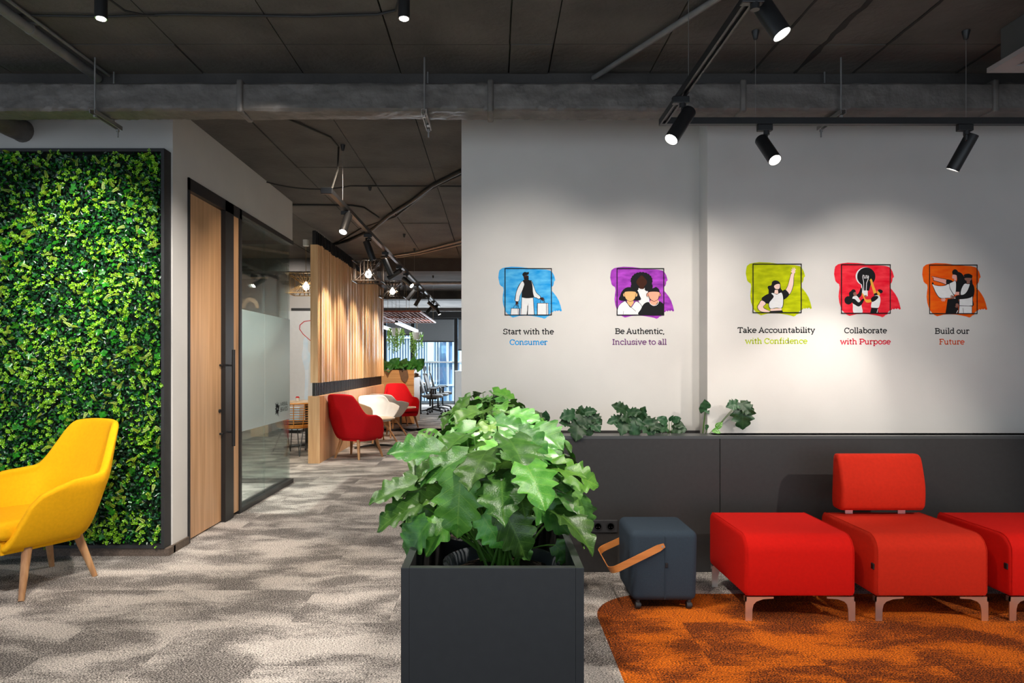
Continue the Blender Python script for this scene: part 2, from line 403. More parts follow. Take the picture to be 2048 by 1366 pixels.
# ------------------------------------------------------------------ ceiling: concrete planks with open joints
ce = struct('ceiling', MB().box(-9, 6, -3, 24.5, CEIL+.03, CEIL+.2), M['concrete'])
xs = [-9, -7.8, -6.6, -5.4, -4.2, -3.6, -3.0, -2.42, -1.81, -1.19, -.58, .09, .34, .97, 1.60, 1.87, 2.23, 2.87, 3.5, 4.7, 6]
ys = [-3, -1.03, 1.42, 3.87, 6.29, 8.79, 11.25, 13.7, 16.2, 18.6, 21.0, 24.5]
for i in range(len(xs)-1):
    for j in range(len(ys)-1):
        if j > 5 and (i % 2): continue
        i2 = i+2 if (j > 5 and i+2 < len(xs)) else i+1
        zz = CEIL+.004*((i*7+j*5) % 4)/3
        gx = .007 if (i*3+j) % 4 else .012
        o = link('ceiling_panel', MB().box(xs[i]+gx/2, xs[i2]-gx/2, ys[j]+.004, ys[j+1]-.004, zz, CEIL+.031), M['concrete'], ce)
# filler smears along two joints
for k, (x, y0, y1) in enumerate(((1.87, 2.4, 4.24), (1.60, 2.4, 4.24), (2.23, 3.0, 4.24), (2.87, 3.2, 4.24))):
    rnd = random.Random(k); pts = []
    n = 26
    L_ = [(x-.004-(.022*rnd.random() if k == 0 else .004*rnd.random()), y0+(y1-y0)*i/n) for i in range(n+1)]
    R_ = [(x+.004+(.02*rnd.random() if k == 0 else .006*rnd.random()), y0+(y1-y0)*i/n) for i in range(n+1)]
    mb = MB()
    for i in range(n):
        mb.add([(L_[i][0], L_[i][1], CEIL-.002), (R_[i][0], R_[i][1], CEIL-.002), (R_[i+1][0], R_[i+1][1], CEIL-.002), (L_[i+1][0], L_[i+1][1], CEIL-.002),
                (L_[i][0], L_[i][1], CEIL+.006), (R_[i][0], R_[i][1], CEIL+.006), (R_[i+1][0], R_[i+1][1], CEIL+.006), (L_[i+1][0], L_[i+1][1], CEIL+.006)],
               [(0,1,2,3),(4,5,6,7),(0,4,7,3),(1,5,6,2)])
    link('joint_filler', mb, M['soot'], ce)
# beams
struct('trim_1', MB().box(-9, 6, 4.26, 4.46, 3.02, CEIL+.01), M['concrete2'])
struct('trim_2', MB().box(-2.25, -.23, 11.7, 12.1, 2.91, CEIL+.01).box(-9, -2.5, 11.7, 12.1, 2.91, CEIL+.01), M['concrete2'])
struct('trim_3', MB().box(-9, -.2, 16.9, 17.3, 2.93, CEIL+.01), M['concrete2'])
struct('trim_4', MB().box(-9, -.2, 22.2, 22.5, 2.82, CEIL+.01), M['black'])

# ------------------------------------------------------------------ walls
struct('wall_back', MB().box(-.224, 2.0, 4.70, 5.2, 0, CEIL).box(-.224, .1, 5.2, 21.6, 0, CEIL), M['wall'])
struct('wall_right', MB().box(1.413, 6, 4.52, 5.2, 0, CEIL), M['wall'])
lw = struct('wall_left', MB().box(-9, -2.25, 4.78, 4.90, 0, CEIL).box(-2.37, -2.25, 4.90, 5.01, 0, CEIL).box(-2.37, -2.25, 5.01, 7.62, 2.69, CEIL), M['wall'])
struct('wall_side', MB().box(5.6, 5.8, -3, 4.52, 0, CEIL), M['wall'])
struct('baseboard_left', MB().box(-8.9, -2.235, 4.69, 4.79, 0, .052).box(-2.252, -2.235, 4.765, 5.005, 0, .055), M['base'])

# door in the glazed partition
d1 = sempty('door_1', (-2.25, 5.01, 0))
link('door_frame', MB().box(-.10, .012, -.0, .022, 0, 2.69).box(-.10, .012, 0, 1.05, 2.60, 2.69).box(-.10, .012, .68, .86, .0, 2.69), M['black'], d1)
lf = link('door_leaf', MB().box(-.07, -.025, .024, .678, .012, 2.598), M['door'], d1)
link('side_strip', MB().box(-.09, .0, .86, 1.0, .03, 2.60), M['door'], d1)
hd = smooth_('door_handle', MB().cyl((.06, .73, .63), (.06, .73, 1.44), .014, n=12).cyl((-.0, .73, .75), (.06, .73, .75), .009, n=10).cyl((-.0, .73, 1.31), (.06, .73, 1.31), .009, n=10), M['black'], d1)
smooth_('lock_cylinder', MB().cyl((-.03, .64, .93), (-.015, .64, .93), .016, n=14).cyl((-.03, .65, .74), (.0, .65, .74), .010, n=10).cyl((-.03, .65, 1.31), (.0, .65, 1.31), .010, n=10), M['black'], lf)

# glazed partition
gp = sempty('window_1', (-2.25, 6.01, 0))
link('window_frame', MB().box(-.09, .012, 0, .05, 0, 2.69).box(-.09, .012, .05, 1.61, 2.645, 2.69).box(-.09, .012, .05, 1.61, 0, .045)
     .box(-3.6, -.09, 1.55, 1.61, 2.645, 2.69).box(-3.6, -.09, 1.55, 1.61, 0, .045), M['black'], gp)
link('pane', MB().box(-.04, -.028, .052, .768, .045, 2.645), M['glass'], gp)
link('pane', MB().box(-.04, -.028, .772, 1.598, .045, 2.645), M['glass'], gp)
for k in range(3):
    link('pane', MB().box(-.05-1.17*(k+1)+.004, -.05-1.17*k, 1.574, 1.586, .045, 2.645), M['glass'], gp)
fm_ = link('frosted_film', MB().box(-.0270, -.0262, .052, .768, .71, 1.815).box(-.0270, -.0262, .772, 1.598, .71, 1.815), M['frost'], gp)
fm_['label'] = 'matt grey-blue privacy film across the middle of the glass'

# meeting room and cafe shell behind the partition
struct('wall_cafe', MB().box(-9, -2.62, 13.6, 13.75, 0, CEIL), M['wall'])
struct('wall_end', MB().box(-9, -8.85, 4.9, 22.5, 0, CEIL), M['wall'])
colm = thing('clad_column', 'square oak-clad column seen through the top of the glass partition', 'column', (-4.2, 12.6, 0))
link('cladding', MB().box(-.22, .10, -.2, .2, 0, 2.9), M['slat'], colm)
link('shadow_gap', MB().box(.10, .17, -.2, .2, 0, 2.9), M['black'], colm)
link('head_channel', MB().box(-.22, .17, -.21, .2, 2.9, CEIL), M['black'], colm)

# far window wall
wf = sempty('window_2', (0, 22.5, 0))
link('mullion', MB().box(X_(908.5, 22.5), X_(915.5, 22.5), -.1, .05, 0, 2.9), M['black'], wf)
link('mullion', MB().box(X_(822, 22.5), X_(829.5, 22.5), -.1, .05, 0, 2.9), M['black'], wf)
link('mullion', MB().box(X_(768, 22.5), X_(773, 22.5), -.1, .05, 0, 2.9), M['black'], wf)
link('window_sill', MB().box(-9, .1, -.05, .05, 0, .03), M['steel'], wf)
link('transom', MB().box(-9, .1, -.03, .03, 1.36, 1.40), M['white'], wf)
link('pane', MB().box(X_(829.5, 22.5), X_(908.5, 22.5), 0, .01, .03, 2.9), M['glass'], wf)
link('pane', MB().box(X_(915.5, 22.5), .1, 0, .01, .03, 2.9), M['glass'], wf)
link('pane', MB().box(X_(773, 22.5), X_(822, 22.5), 0, .01, .03, 2.9), M['glass'], wf)
for nm, px0, px1, pyb in (('wide grey roller blind half lowered between the two black window posts', 830, 908, 682), ('grey roller blind lowered furthest, at the right edge of the far window', 916, 930, 699),
                     ('narrow grey roller blind above the hanging plants at the left of the far window', 774, 822, 669)):
    b_ = thing('roller_blind', nm, 'blind', (X_((px0+px1)/2, 22.36), 22.36, 0), 0)
    hw = (px1-px0)/2/F*22.36
    link('blind_fabric', MB().box(-hw, hw, -.004, .004, Z_(pyb, 22.36), 2.79), M['blind'], b_)
    link('bottom_bar', MB().box(-hw, hw, -.012, .012, Z_(pyb, 22.36)-.035, Z_(pyb, 22.36)), M['blackm'], b_)
    smooth_('roller', MB().cyl((-hw, 0, 2.80), (hw, 0, 2.80), .03, n=12), M['blackm'], b_)

# office building across the street
bd = thing('office_building', 'blue glass office block with white upright fins outside the far window', 'building', (0, 60, 0))
M['bglass'] = pm('facade_glass', (.06, .22, .50), .25, col2=(.42, .66, .92), scale=.9, stretch=(1, 1, .35), detail=4, spec=.9, world=True)
M['fin'] = pm('facade_fin', (.72, .76, .82), .6, var=.05)
M['bface'] = pm('facade_panel', (.80, .84, .90), .7, var=.03)
link('glass_facade', MB().box(-14, 4, 0, 2, -20, 22), M['bglass'], bd)
mb = MB(); 
x = X_(760, 60)
while x < X_(880, 60):
    mb.box(x, x+.11, -.35, 0, -20, 22); x += .235
for px in (893, 905, 919, 936): mb.box(X_(px, 60), X_(px+5, 60), -.35, 0, -20, 22)
fo = link('facade_fin', mb, M['fin'], bd); fo['kind'] = 'stuff'
for py in (724, 770, 676): link('spandrel', MB().box(-14, 4, -.45, 0, Z_(py+1.5, 60), Z_(py-1.5, 60)), M['bface'], bd)
link('tower_block', MB().box(X_(861, 57)-.28, X_(861, 57)+.28, -3, -2, Z_(722, 57), Z_(640, 57)), M['bface'], bd)

# low charcoal planter wall under the pictures
pw = thing('planter_wall', 'long low charcoal planter wall running under the wall pictures', 'planter')
Y0, ZT = 4.33, .863
link('front_panel', MB().box(.19, X_(1439.3, Y0), Y0, Y0+.018, .0, ZT-.018), M['char'], pw)
link('front_panel', MB().box(X_(1440.7, Y0), 6.0-.45, Y0, Y0+.018, .0, ZT-.018), M['char'], pw)
link('top_rail', MB().box(.19, 5.55, Y0-.002, 4.50, ZT-.018, ZT).box(1.415, 5.55, 4.40, 4.52, ZT-.018, ZT), M['charedge'], pw)
link('back_panel', MB().box(.19, 1.413, 4.682, 4.70, 0, ZT), M['char'], pw)
link('trough_floor', MB().box(.19, 1.41, 4.50, 4.68, .70, .72), M['soil'], pw)
link('trough_side', MB().box(.19, 1.413, 4.49, 4.50, .5, ZT-.018), M['char'], pw)
so = thing('wall_socket', 'black double power socket low on the charcoal planter wall beside the stool', 'socket', (X_(1208, Y0), Y0, Z_(1052, Y0)))
link('cover_plate', MB().rbox(-.085, .085, -.012, 0, -.042, .042, .006, 2), M['blackm'], so)
for k in (-1, 1):
    s_ = smooth_('socket_outlet', MB().lathe([(.024, 0), (.026, .004), (.020, .004), (.019, -.004)], 20), M['black'], so)
    s_.rotation_euler = (PI/2, 0, 0); s_.location = (k*.04, -.012, 0)
    link('contact_pin', MB().cyl((k*.04-.008, -.0165, -.004), (k*.04-.008, -.011, -.004), .0022, n=6).cyl((k*.04+.008, -.0165, -.004), (k*.04+.008, -.011, -.004), .0022, n=6), M['chrome'], so)

# long planter box standing out into the room
pb = thing('planter_box', 'charcoal planter box in the foreground filled with leafy philodendrons', 'planter')
XL, XR, YF, T_ = -.208, .201, 1.525, .018
link('side_board', MB().box(XL, XL+T_, YF, 4.68, 0, ZT), [M['char']], pb)
link('side_board', MB().box(XR-T_, XR, YF, 4.32, 0, ZT), [M['char']], pb)
link('front_board', MB().box(XL+T_+.0006, XR-T_-.0006, YF, YF+T_, 0, ZT), M['char'], pb)
e_ = link('edge_banding', MB().box(XL, XL+T_, YF, 4.68, ZT, ZT+.0012).box(XR-T_, XR, YF, 4.32, ZT, ZT+.0012).box(XL+T_+.0006, XR-T_-.0006, YF, YF+T_, ZT, ZT+.0012), M['charedge'], pb)
link('inner_floor', MB().box(XL+T_, XR-T_, YF+T_, 4.68, .48, .50), M['black'], pb)
# ------------------------------------------------------------------ slab lettering drawn with strokes
def arc(cx, cy, rx, ry, a0, a1, n=14):
    return [(cx+rx*math.cos(R(a0+(a1-a0)*i/n)), cy+ry*math.sin(R(a0+(a1-a0)*i/n))) for i in range(n+1)]
def Vl(x, a, b): return [(x, a), (x, b)]
def Hl(a, b, y): return [(a, y), (b, y)]
b0 = .05
GL = {
 'a': (.66, [arc(.29, .21, .20, .17, 0, 360), Vl(.49, b0, .5), arc(.29, .48, .20, .21, 0, 150), Hl(.49, .62, b0)]),
 'b': (.74, [Vl(.15, 0, 1.06), Hl(.0, .15, 1.02), arc(.39, .37, .25, .33, 0, 360)]),
 'c': (.64, [arc(.36, .37, .28, .33, 45, 315), Vl(.57, .5, .7)]),
 'd': (.76, [Vl(.58, b0, 1.06), Hl(.44, .58, 1.02), Hl(.58, .72, b0), arc(.34, .37, .25, .33, 0, 360)]),
 'e': (.66, [arc(.35, .37, .28, .33, 0, 315), Hl(.08, .62, .39)]),
 'f': (.46, [Vl(.2, b0, .84), arc(.38, .84, .18, .2, 180, 75), Hl(.02, .42, .68), Hl(.04, .38, b0)]),
 'h': (.78, [Vl(.16, 0, 1.06), Hl(.02, .16, 1.02), Hl(.04, .3, b0), arc(.37, .46, .21, .24, 150, 0), Vl(.58, b0, .46), Hl(.48, .72, b0)]),
 'i': (.36, [Vl(.18, 0, .70), Hl(.04, .18, .68), Hl(.04, .34, b0), Vl(.18, .93, 1.06)]),
 'k': (.74, [Vl(.16, 0, 1.06), Hl(.02, .16, 1.02), Hl(.04, .28, b0), [(.18, .32), (.54, .68)], [(.3, .42), (.58, b0)], Hl(.46, .68, .68), Hl(.48, .72, b0)]),
 'l': (.36, [Vl(.18, 0, 1.06), Hl(.04, .18, 1.02), Hl(.04, .34, b0)]),
 'm': (1.16, [Vl(.16, 0, .72), Hl(.02, .16, .68), Hl(.04, .28, b0), arc(.36, .46, .2, .24, 150, 0), Vl(.56, b0, .46), Hl(.46, .68, b0), arc(.76, .46, .2, .24, 150, 0), Vl(.96, b0, .46), Hl(.88, 1.1, b0)]),
 'n': (.78, [Vl(.16, 0, .72), Hl(.02, .16, .68), Hl(.04, .3, b0), arc(.37, .46, .21, .24, 150, 0), Vl(.58, b0, .46), Hl(.48, .72, b0)]),
 'o': (.70, [arc(.35, .37, .28, .33, 0, 360)]),
 'p': (.76, [Vl(.16, -.3, .72), Hl(.02, .16, .68), Hl(.04, .32, -.26), arc(.41, .37, .25, .33, 0, 360)]),
 'r': (.54, [Vl(.16, 0, .72), Hl(.02, .16, .68), Hl(.04, .34, b0), arc(.38, .42, .22, .28, 160, 80), Vl(.48, .54, .72)]),
 's': (.58, [arc(.29, .53, .2, .17, 20, 250), arc(.29, .205, .21, .155, 80, -160), Vl(.5, .52, .68), Vl(.07, .06, .22)]),
 't': (.46, [Vl(.2, .2, .92), arc(.34, .2, .14, .16, 180, 290), Hl(.02, .42, .68)]),
 'u': (.78, [Vl(.16, .28, .70), Hl(.02, .16, .68), arc(.37, .28, .21, .24, 180, 340), Vl(.58, 0, .70), Hl(.46, .58, .68), Hl(.58, .72, b0)]),
 'v': (.70, [[(.12, .68), (.35, .03), (.58, .68)], Hl(0, .24, .68), Hl(.46, .70, .68)]),
 'w': (1.04, [[(.12, .68), (.32, .03), (.52, .66), (.72, .03), (.92, .68)], Hl(0, .24, .68), Hl(.80, 1.04, .68)]),
 'y': (.70, [[(.12, .68), (.37, .05)], [(.60, .68), (.30, -.18)], arc(.18, -.16, .13, .12, -10, -110), Hl(0, .24, .68), Hl(.48, .72, .68)]),
 ',': (.28, [[(.15, .1), (.15, .0), (.07, -.16)]]),
 ' ': (.30, []),
 'A': (.92, [[(.13, .02), (.45, .97), (.79, .02)], Hl(.24, .68, .33), Hl(0, .28, b0), Hl(.62, .92, b0)]),
 'B': (.86, [Vl(.2, 0, 1), Hl(.03, .5, .95), Hl(.03, .5, b0), Hl(.2, .5, .52), arc(.5, .735, .22, .215, 90, -90), arc(.5, .285, .27, .235, 90, -90)]),
 'C': (.86, [arc(.46, .5, .37, .45, 42, 318), Vl(.76, .68, .95)]),
 'F': (.76, [Vl(.2, 0, 1), Hl(.03, .70, .95), Hl(.2, .55, .50), Hl(.03, .38, b0), Vl(.69, .75, .95)]),
 'I': (.42, [Vl(.2, 0, 1), Hl(.02, .38, .95), Hl(.02, .38, b0)]),
 'P': (.82, [Vl(.2, 0, 1), Hl(.03, .5, .95), Hl(.2, .5, .42), arc(.5, .685, .26, .265, 90, -90), Hl(.03, .38, b0)]),
 'S': (.78, [arc(.38, .73, .27, .22, 20, 255), arc(.38, .27, .28, .22, 75, -160), Vl(.66, .72, .95), Vl(.09, .05, .3)]),
 'T': (.80, [Vl(.4, 0, 1), Hl(.03, .77, .95), Hl(.24, .56, b0), Vl(.05, .74, .95), Vl(.75, .74, .95)]),
}
SAN = {  # plain capitals for the mark on the glass
 'I': (.3, [Vl(.12, 0, 1)]), 'M': (.95, [[(.1, 0), (.1, 1), (.45, .3), (.8, 1), (.8, 0)]]), 'P': (.7, [Vl(.1, 0, 1), Hl(.1, .35, .95), Hl(.1, .35, .45), arc(.35, .7, .24, .25, 90, -90)]),
 'E': (.65, [Vl(.1, 0, 1), Hl(.1, .55, .95), Hl(.1, .5, .5), Hl(.1, .55, .05)]), 'R': (.75, [Vl(.1, 0, 1), Hl(.1, .35, .95), Hl(.1, .35, .45), arc(.35, .7, .24, .25, 90, -90), [(.35, .45), (.62, 0)]]),
 'A': (.8, [[(.05, 0), (.38, 1), (.71, 0)], Hl(.2, .58, .3)]), 'L': (.6, [Vl(.1, 0, 1), Hl(.1, .5, .05)]),
 'B': (.75, [Vl(.1, 0, 1), Hl(.1, .35, .95), Hl(.1, .35, .52), Hl(.1, .35, .05), arc(.35, .735, .2, .215, 90, -90), arc(.37, .285, .24, .235, 90, -90)]),
 'N': (.85, [[(.1, 0), (.1, 1), (.68, 0), (.68, 1)]]), 'D': (.8, [Vl(.1, 0, 1), Hl(.1, .3, .95), Hl(.1, .3, .05), arc(.3, .5, .36, .45, 90, -90)]),
 'S': (.68, [arc(.33, .73, .23, .22, 20, 255), arc(.33, .27, .24, .22, 75, -160)]),
}
def ribbon(mb, pts, w_, f3, depth):
    n = len(pts); Lp, Rp = [], []
    for i in range(n):
        a, b = pts[max(i-1, 0)], pts[min(i+1, n-1)]
        if math.dist(pts[0], pts[-1]) < 1e-6 and i in (0, n-1): a, b = pts[-2], pts[1]
        dx, dy = b[0]-a[0], b[1]-a[1]; l = math.hypot(dx, dy) or 1
        k = w_/2
        if 0 < i < n-1 and n < 7:      # mitre
            d1_ = (pts[i][0]-pts[i-1][0], pts[i][1]-pts[i-1][1]); l1 = math.hypot(*d1_)
            c_ = abs((d1_[0]*dx+d1_[1]*dy)/(l1*l)); k /= max(c_, .45)
        nx, ny = -dy/l*k, dx/l*k
        Lp.append((pts[i][0]+nx, pts[i][1]+ny)); Rp.append((pts[i][0]-nx, pts[i][1]-ny))
    v = [f3(p[0], p[1], depth) for p in Lp+Rp]
    mb.add(v, [(i, i+1, n+i+1, n+i) for i in range(n-1)])
def text_mesh(s, px0, px1, pyb, cap_px, f3, depth, table=GL, wt=.175):
    tot = sum(table[c][0] for c in s); sx_ = (px1-px0)/tot; x = px0; mb = MB()
    for c in s:
        adv, strokes = table[c]
        for st in strokes:
            ribbon(mb, [(x+p[0]*sx_, pyb-p[1]*cap_px) for p in st], wt*cap_px, f3, depth)
        x += adv*sx_
    return mb
def smoothpoly(pts, k=5):
    out = []; n = len(pts)
    for i in range(n):
        p0, p1, p2, p3 = pts[i-1], pts[i], pts[(i+1) % n], pts[(i+2) % n]
        for j in range(k):
            t = j/k
            out.append(tuple(.5*((2*p1[q])+(-p0[q]+p2[q])*t+(2*p0[q]-5*p1[q]+4*p2[q]-p3[q])*t*t+(-p0[q]+3*p1[q]-3*p2[q]+p3[q])*t**3) for q in (0, 1)))
    return out
SPL = [(265,210),(300,182),(360,168),(430,160),(500,163),(560,165),(640,176),(700,187),(800,194),(900,200),(960,214),(990,240),(1012,280),(1022,315),(1030,345),(1010,365),(1008,395),(996,425),(975,440),(972,480),(1000,510),(1040,560),(1075,620),(1100,690),(1118,765),(1100,772),(1080,752),(1065,768),(1045,757),(1028,772),(1010,760),(998,778),(970,785),(945,815),(945,835),(915,845),(905,860),(880,872),(840,858),(780,845),(700,832),(620,826),(540,832),(490,845),(450,855),(410,835),(380,808),(352,775),(335,730),(318,680),(308,600),(315,530),(322,480),(315,440),(290,425),(268,400),(258,350),(250,310),(256,250)]
def flat_mat(name, col, v2=None, sc_=30): return pm('print_'+name, col, .7, col2=v2 or tuple(min(1, c*1.06) for c in col), scale=sc_, stretch=(1, 1, 3), detail=5, spec=.08)
INK = flat_mat('ink', (.012, .012, .013)); PAPER = flat_mat('white', (.70, .70, .70))
SK1 = flat_mat('deep_brown', S((62, 34, 24))); SK2 = flat_mat('tan', S((214, 168, 112))); SK3 = flat_mat('rose', S((232, 160, 134)))
SK4 = flat_mat('pale', S((232, 198, 184))); SK5 = flat_mat('amber', S((226, 160, 60))); SK6 = flat_mat('umber', S((140, 96, 84))); SK7 = flat_mat('pinkish', S((222, 160, 150)))
MATS = [INK, PAPER, SK1, SK2, SK3, SK4, SK5, SK6, SK7]
K, W, B1, B2, B3, B4, B5, B6, B7 = range(9)

def decal(label, d, ox, oy, s, fr, col, colb, figs, caps, capcol):
    # figs: list of (part name, [(colour index, smooth?, points)...]); all measured on the print
    fx0, fy0, fx1, fy1 = fr
    c0 = at(ox+(fx0+fx1)/2/s, oy+(fy0+fy1)/2/s, d)
    t = thing('wall_decal', label, 'decal', c0)
    def f3(px, py, dep):
        p = at(px, py, d); return (p.x-c0.x, -dep, p.z-c0.z)
    def pp(p): return (ox+p[0]/s, oy+p[1]/s)
    u = (fx1-fx0)/633.0; vv = (fy1-fy0)/633.0
    sp = [pp((fx0+(p[0]-342)*u, fy0+(p[1]-187)*vv)) for p in SPL]
    def face(mb, pts, dep, mi=0):
        v = [f3(p[0], p[1], dep) for p in pts]; mb.add(v, [tuple(range(len(v)))], mi)
    mb = MB(); face(mb, sp, .0012); so_ = link('paint_splash', mb, flat_mat('splash', col, colb, 11), t, fix=False)
    lw_ = .0125*(fx1-fx0)/s
    mb = MB(); a, b = pp((fx0, fy0)), pp((fx1, fy1))
    for seg in ([(a[0], a[1]), (b[0], a[1])], [(b[0], a[1]), (b[0], b[1])], [(b[0], b[1]), (a[0], b[1])], [(a[0], b[1]), (a[0], a[1])]):
        dx = 1 if seg[0][1] == seg[1][1] else 0
        x0_, x1_ = sorted((seg[0][0], seg[1][0])); y0_, y1_ = sorted((seg[0][1], seg[1][1]))
        face(mb, [(x0_-lw_/1.4, y0_-lw_/1.4), (x1_+lw_/1.4, y0_-lw_/1.4), (x1_+lw_/1.4, y1_+lw_/1.4), (x0_-lw_/1.4, y1_+lw_/1.4)] if True else [], .0068)
    link('square_outline', mb, INK, t, fix=False)
    dep = .0016
    for nm, shapes in figs:
        mb = MB()
        for (ci, sm, pts) in shapes:
            if pts[0] == 'S':
                q = [pp((min(max(p[0], fx0+2), fx1-2), min(max(p[1], fy0+2), fy1-2))) for p in pts[1]]
                n0 = len(mb.m); ribbon(mb, q, pts[2]/s, f3, dep)
                for z in range(n0, len(mb.m)): mb.m[z] = ci
                dep += .00014; continue
            pts = [(min(max(p[0], fx0+2), fx1-2), min(max(p[1], fy0+2), fy1-2)) for p in (smoothpoly(pts) if sm else pts)]
            face(mb, [pp(p) for p in pts], dep, ci); dep += .00014
        link(nm, mb, MATS, t, fix=False)
    for k, (s_, x0, x1, yb) in enumerate(caps):
        link('caption_line', text_mesh(s_, x0, x1, yb, 10.9, f3, .0012), INK if k == 0 else flat_mat('caption', capcol), t, fix=False)
    return t
def ell(cx, cy, rx, ry, n=24, a0=0, a1=360): return [(cx+rx*math.cos(R(a0+(a1-a0)*i/n)), cy+ry*math.sin(R(a0+(a1-a0)*i/n))) for i in range(n)]
def stroke(pts, w_):
    return ('S', pts, w_)
def outline(pts, w_):         # a line on the print as an outline polygon
    n = len(pts); Lp, Rp = [], []
    for i in range(n):
        a, b = pts[max(i-1, 0)], pts[min(i+1, n-1)]; dx, dy = b[0]-a[0], b[1]-a[1]; l = math.hypot(dx, dy) or 1
        Lp.append((pts[i][0]-dy/l*w_/2, pts[i][1]+dx/l*w_/2)); Rp.append((pts[i][0]+dy/l*w_/2, pts[i][1]-dx/l*w_/2))
    return Lp+Rp[::-1]
def hand(cx, cy, ang, sz, ci, flip=1):
    out = [(ci, True, ell(cx, cy, sz*.55, sz*.5, 8))]
    for k, a in enumerate((-40, -14, 10, 32)):
        aa = R(ang+a*flip); l = sz*(1.0, 1.25, 1.3, 1.1)[k]
        out.append((ci, False, stroke([(cx+sz*.2*math.cos(aa), cy+sz*.2*math.sin(aa)), (cx+l*math.cos(aa), cy+l*math.sin(aa))], sz*.24)))
    aa = R(ang-80*flip); out.append((ci, False, stroke([(cx, cy), (cx+sz*.8*math.cos(aa), cy+sz*.8*math.sin(aa))], sz*.26)))
    return out
# 1 shopper with bags
f1 = [('printed_shopper', [
  (K, True, [(590,355),(560,370),(520,430),(492,510),(476,600),(480,632),(532,634),(548,560),(575,500),(610,420),(625,370)]),
  (W, True, [(592,360),(565,372),(528,436),(498,512),(486,600),(486,626),(526,628),(542,560),(570,498),(600,420),(604,375)]),
  (K, True, [(690,355),(715,370),(742,440),(770,510),(830,568),(812,606),(770,590),(728,560)]),
  (W, True, [(700,372),(712,380),(738,445),(766,515),(822,570),(806,598),(772,582),(734,556)]),
  (K, False, [(568,560),(728,560),(746,820),(556,820)]),
  (W, False, [(574,560),(722,560),(738,820),(652,820),(660,650),(636,820),(564,820)]),
  (K, False, [(648,690),(656,690),(652,820),(642,820)]),
  (K, True, [(585,350),(620,340),(662,338),(700,362),(716,420),(722,500),(732,575),(690,588),(640,592),(590,584),(568,570),(572,510),(588,450),(604,400)]),
  (B1, True, [(598,285),(655,280),(664,300),(658,335),(640,350),(612,348),(600,325)]),
  (K, True, [(578,268),(590,245),(612,232),(640,238),(660,232),(668,248),(658,268),(635,278),(612,280),(600,300),(590,290)]),
  (K, True, [(604,310),(640,300),(664,312),(660,338),(632,348),(610,340)])]
  + hand(504, 652, 95, 34, B1) + hand(842, 598, 30, 36, B1)),
 ('printed_bag', [(K, False, [(424,726),(546,730),(544,818),(414,818)]), (W, False, [(430,732),(516,734),(520,818),(420,818)]), (W, False, [(522,734),(534,736),(534,818),(526,818)]),
   (K, False, stroke([(455,728),(466,696),(484,690)], 5)), (K, False, stroke([(500,730),(508,692),(520,690),(528,728)], 5)), (W, False, [(552,732),(560,730),(560,818),(552,818)])]),
 ('printed_bag', [(K, False, [(780,656),(932,656),(936,818),(776,818)]), (W, False, [(788,662),(902,662),(902,818),(786,818)]), (W, False, [(908,662),(916,662),(918,818),(908,818)]), (W, False, [(920,662),(928,662),(930,818),(922,818)]),
   (K, False, stroke([(820,660),(826,625),(840,618)], 5)), (K, False, stroke([(866,660),(878,628),(888,660)], 5))])]
decal('blue watercolour square print of a shopper with bags, captioned Start with the Consumer', 4.70, 960, 510, 6.83, (342, 187, 975, 820), S((10, 142, 214)), S((96, 184, 228)), f1,
      [('Start with the', 1006, 1107.5, 668.6), ('Consumer', 1019, 1095, 689.8)], S((20, 148, 214)))
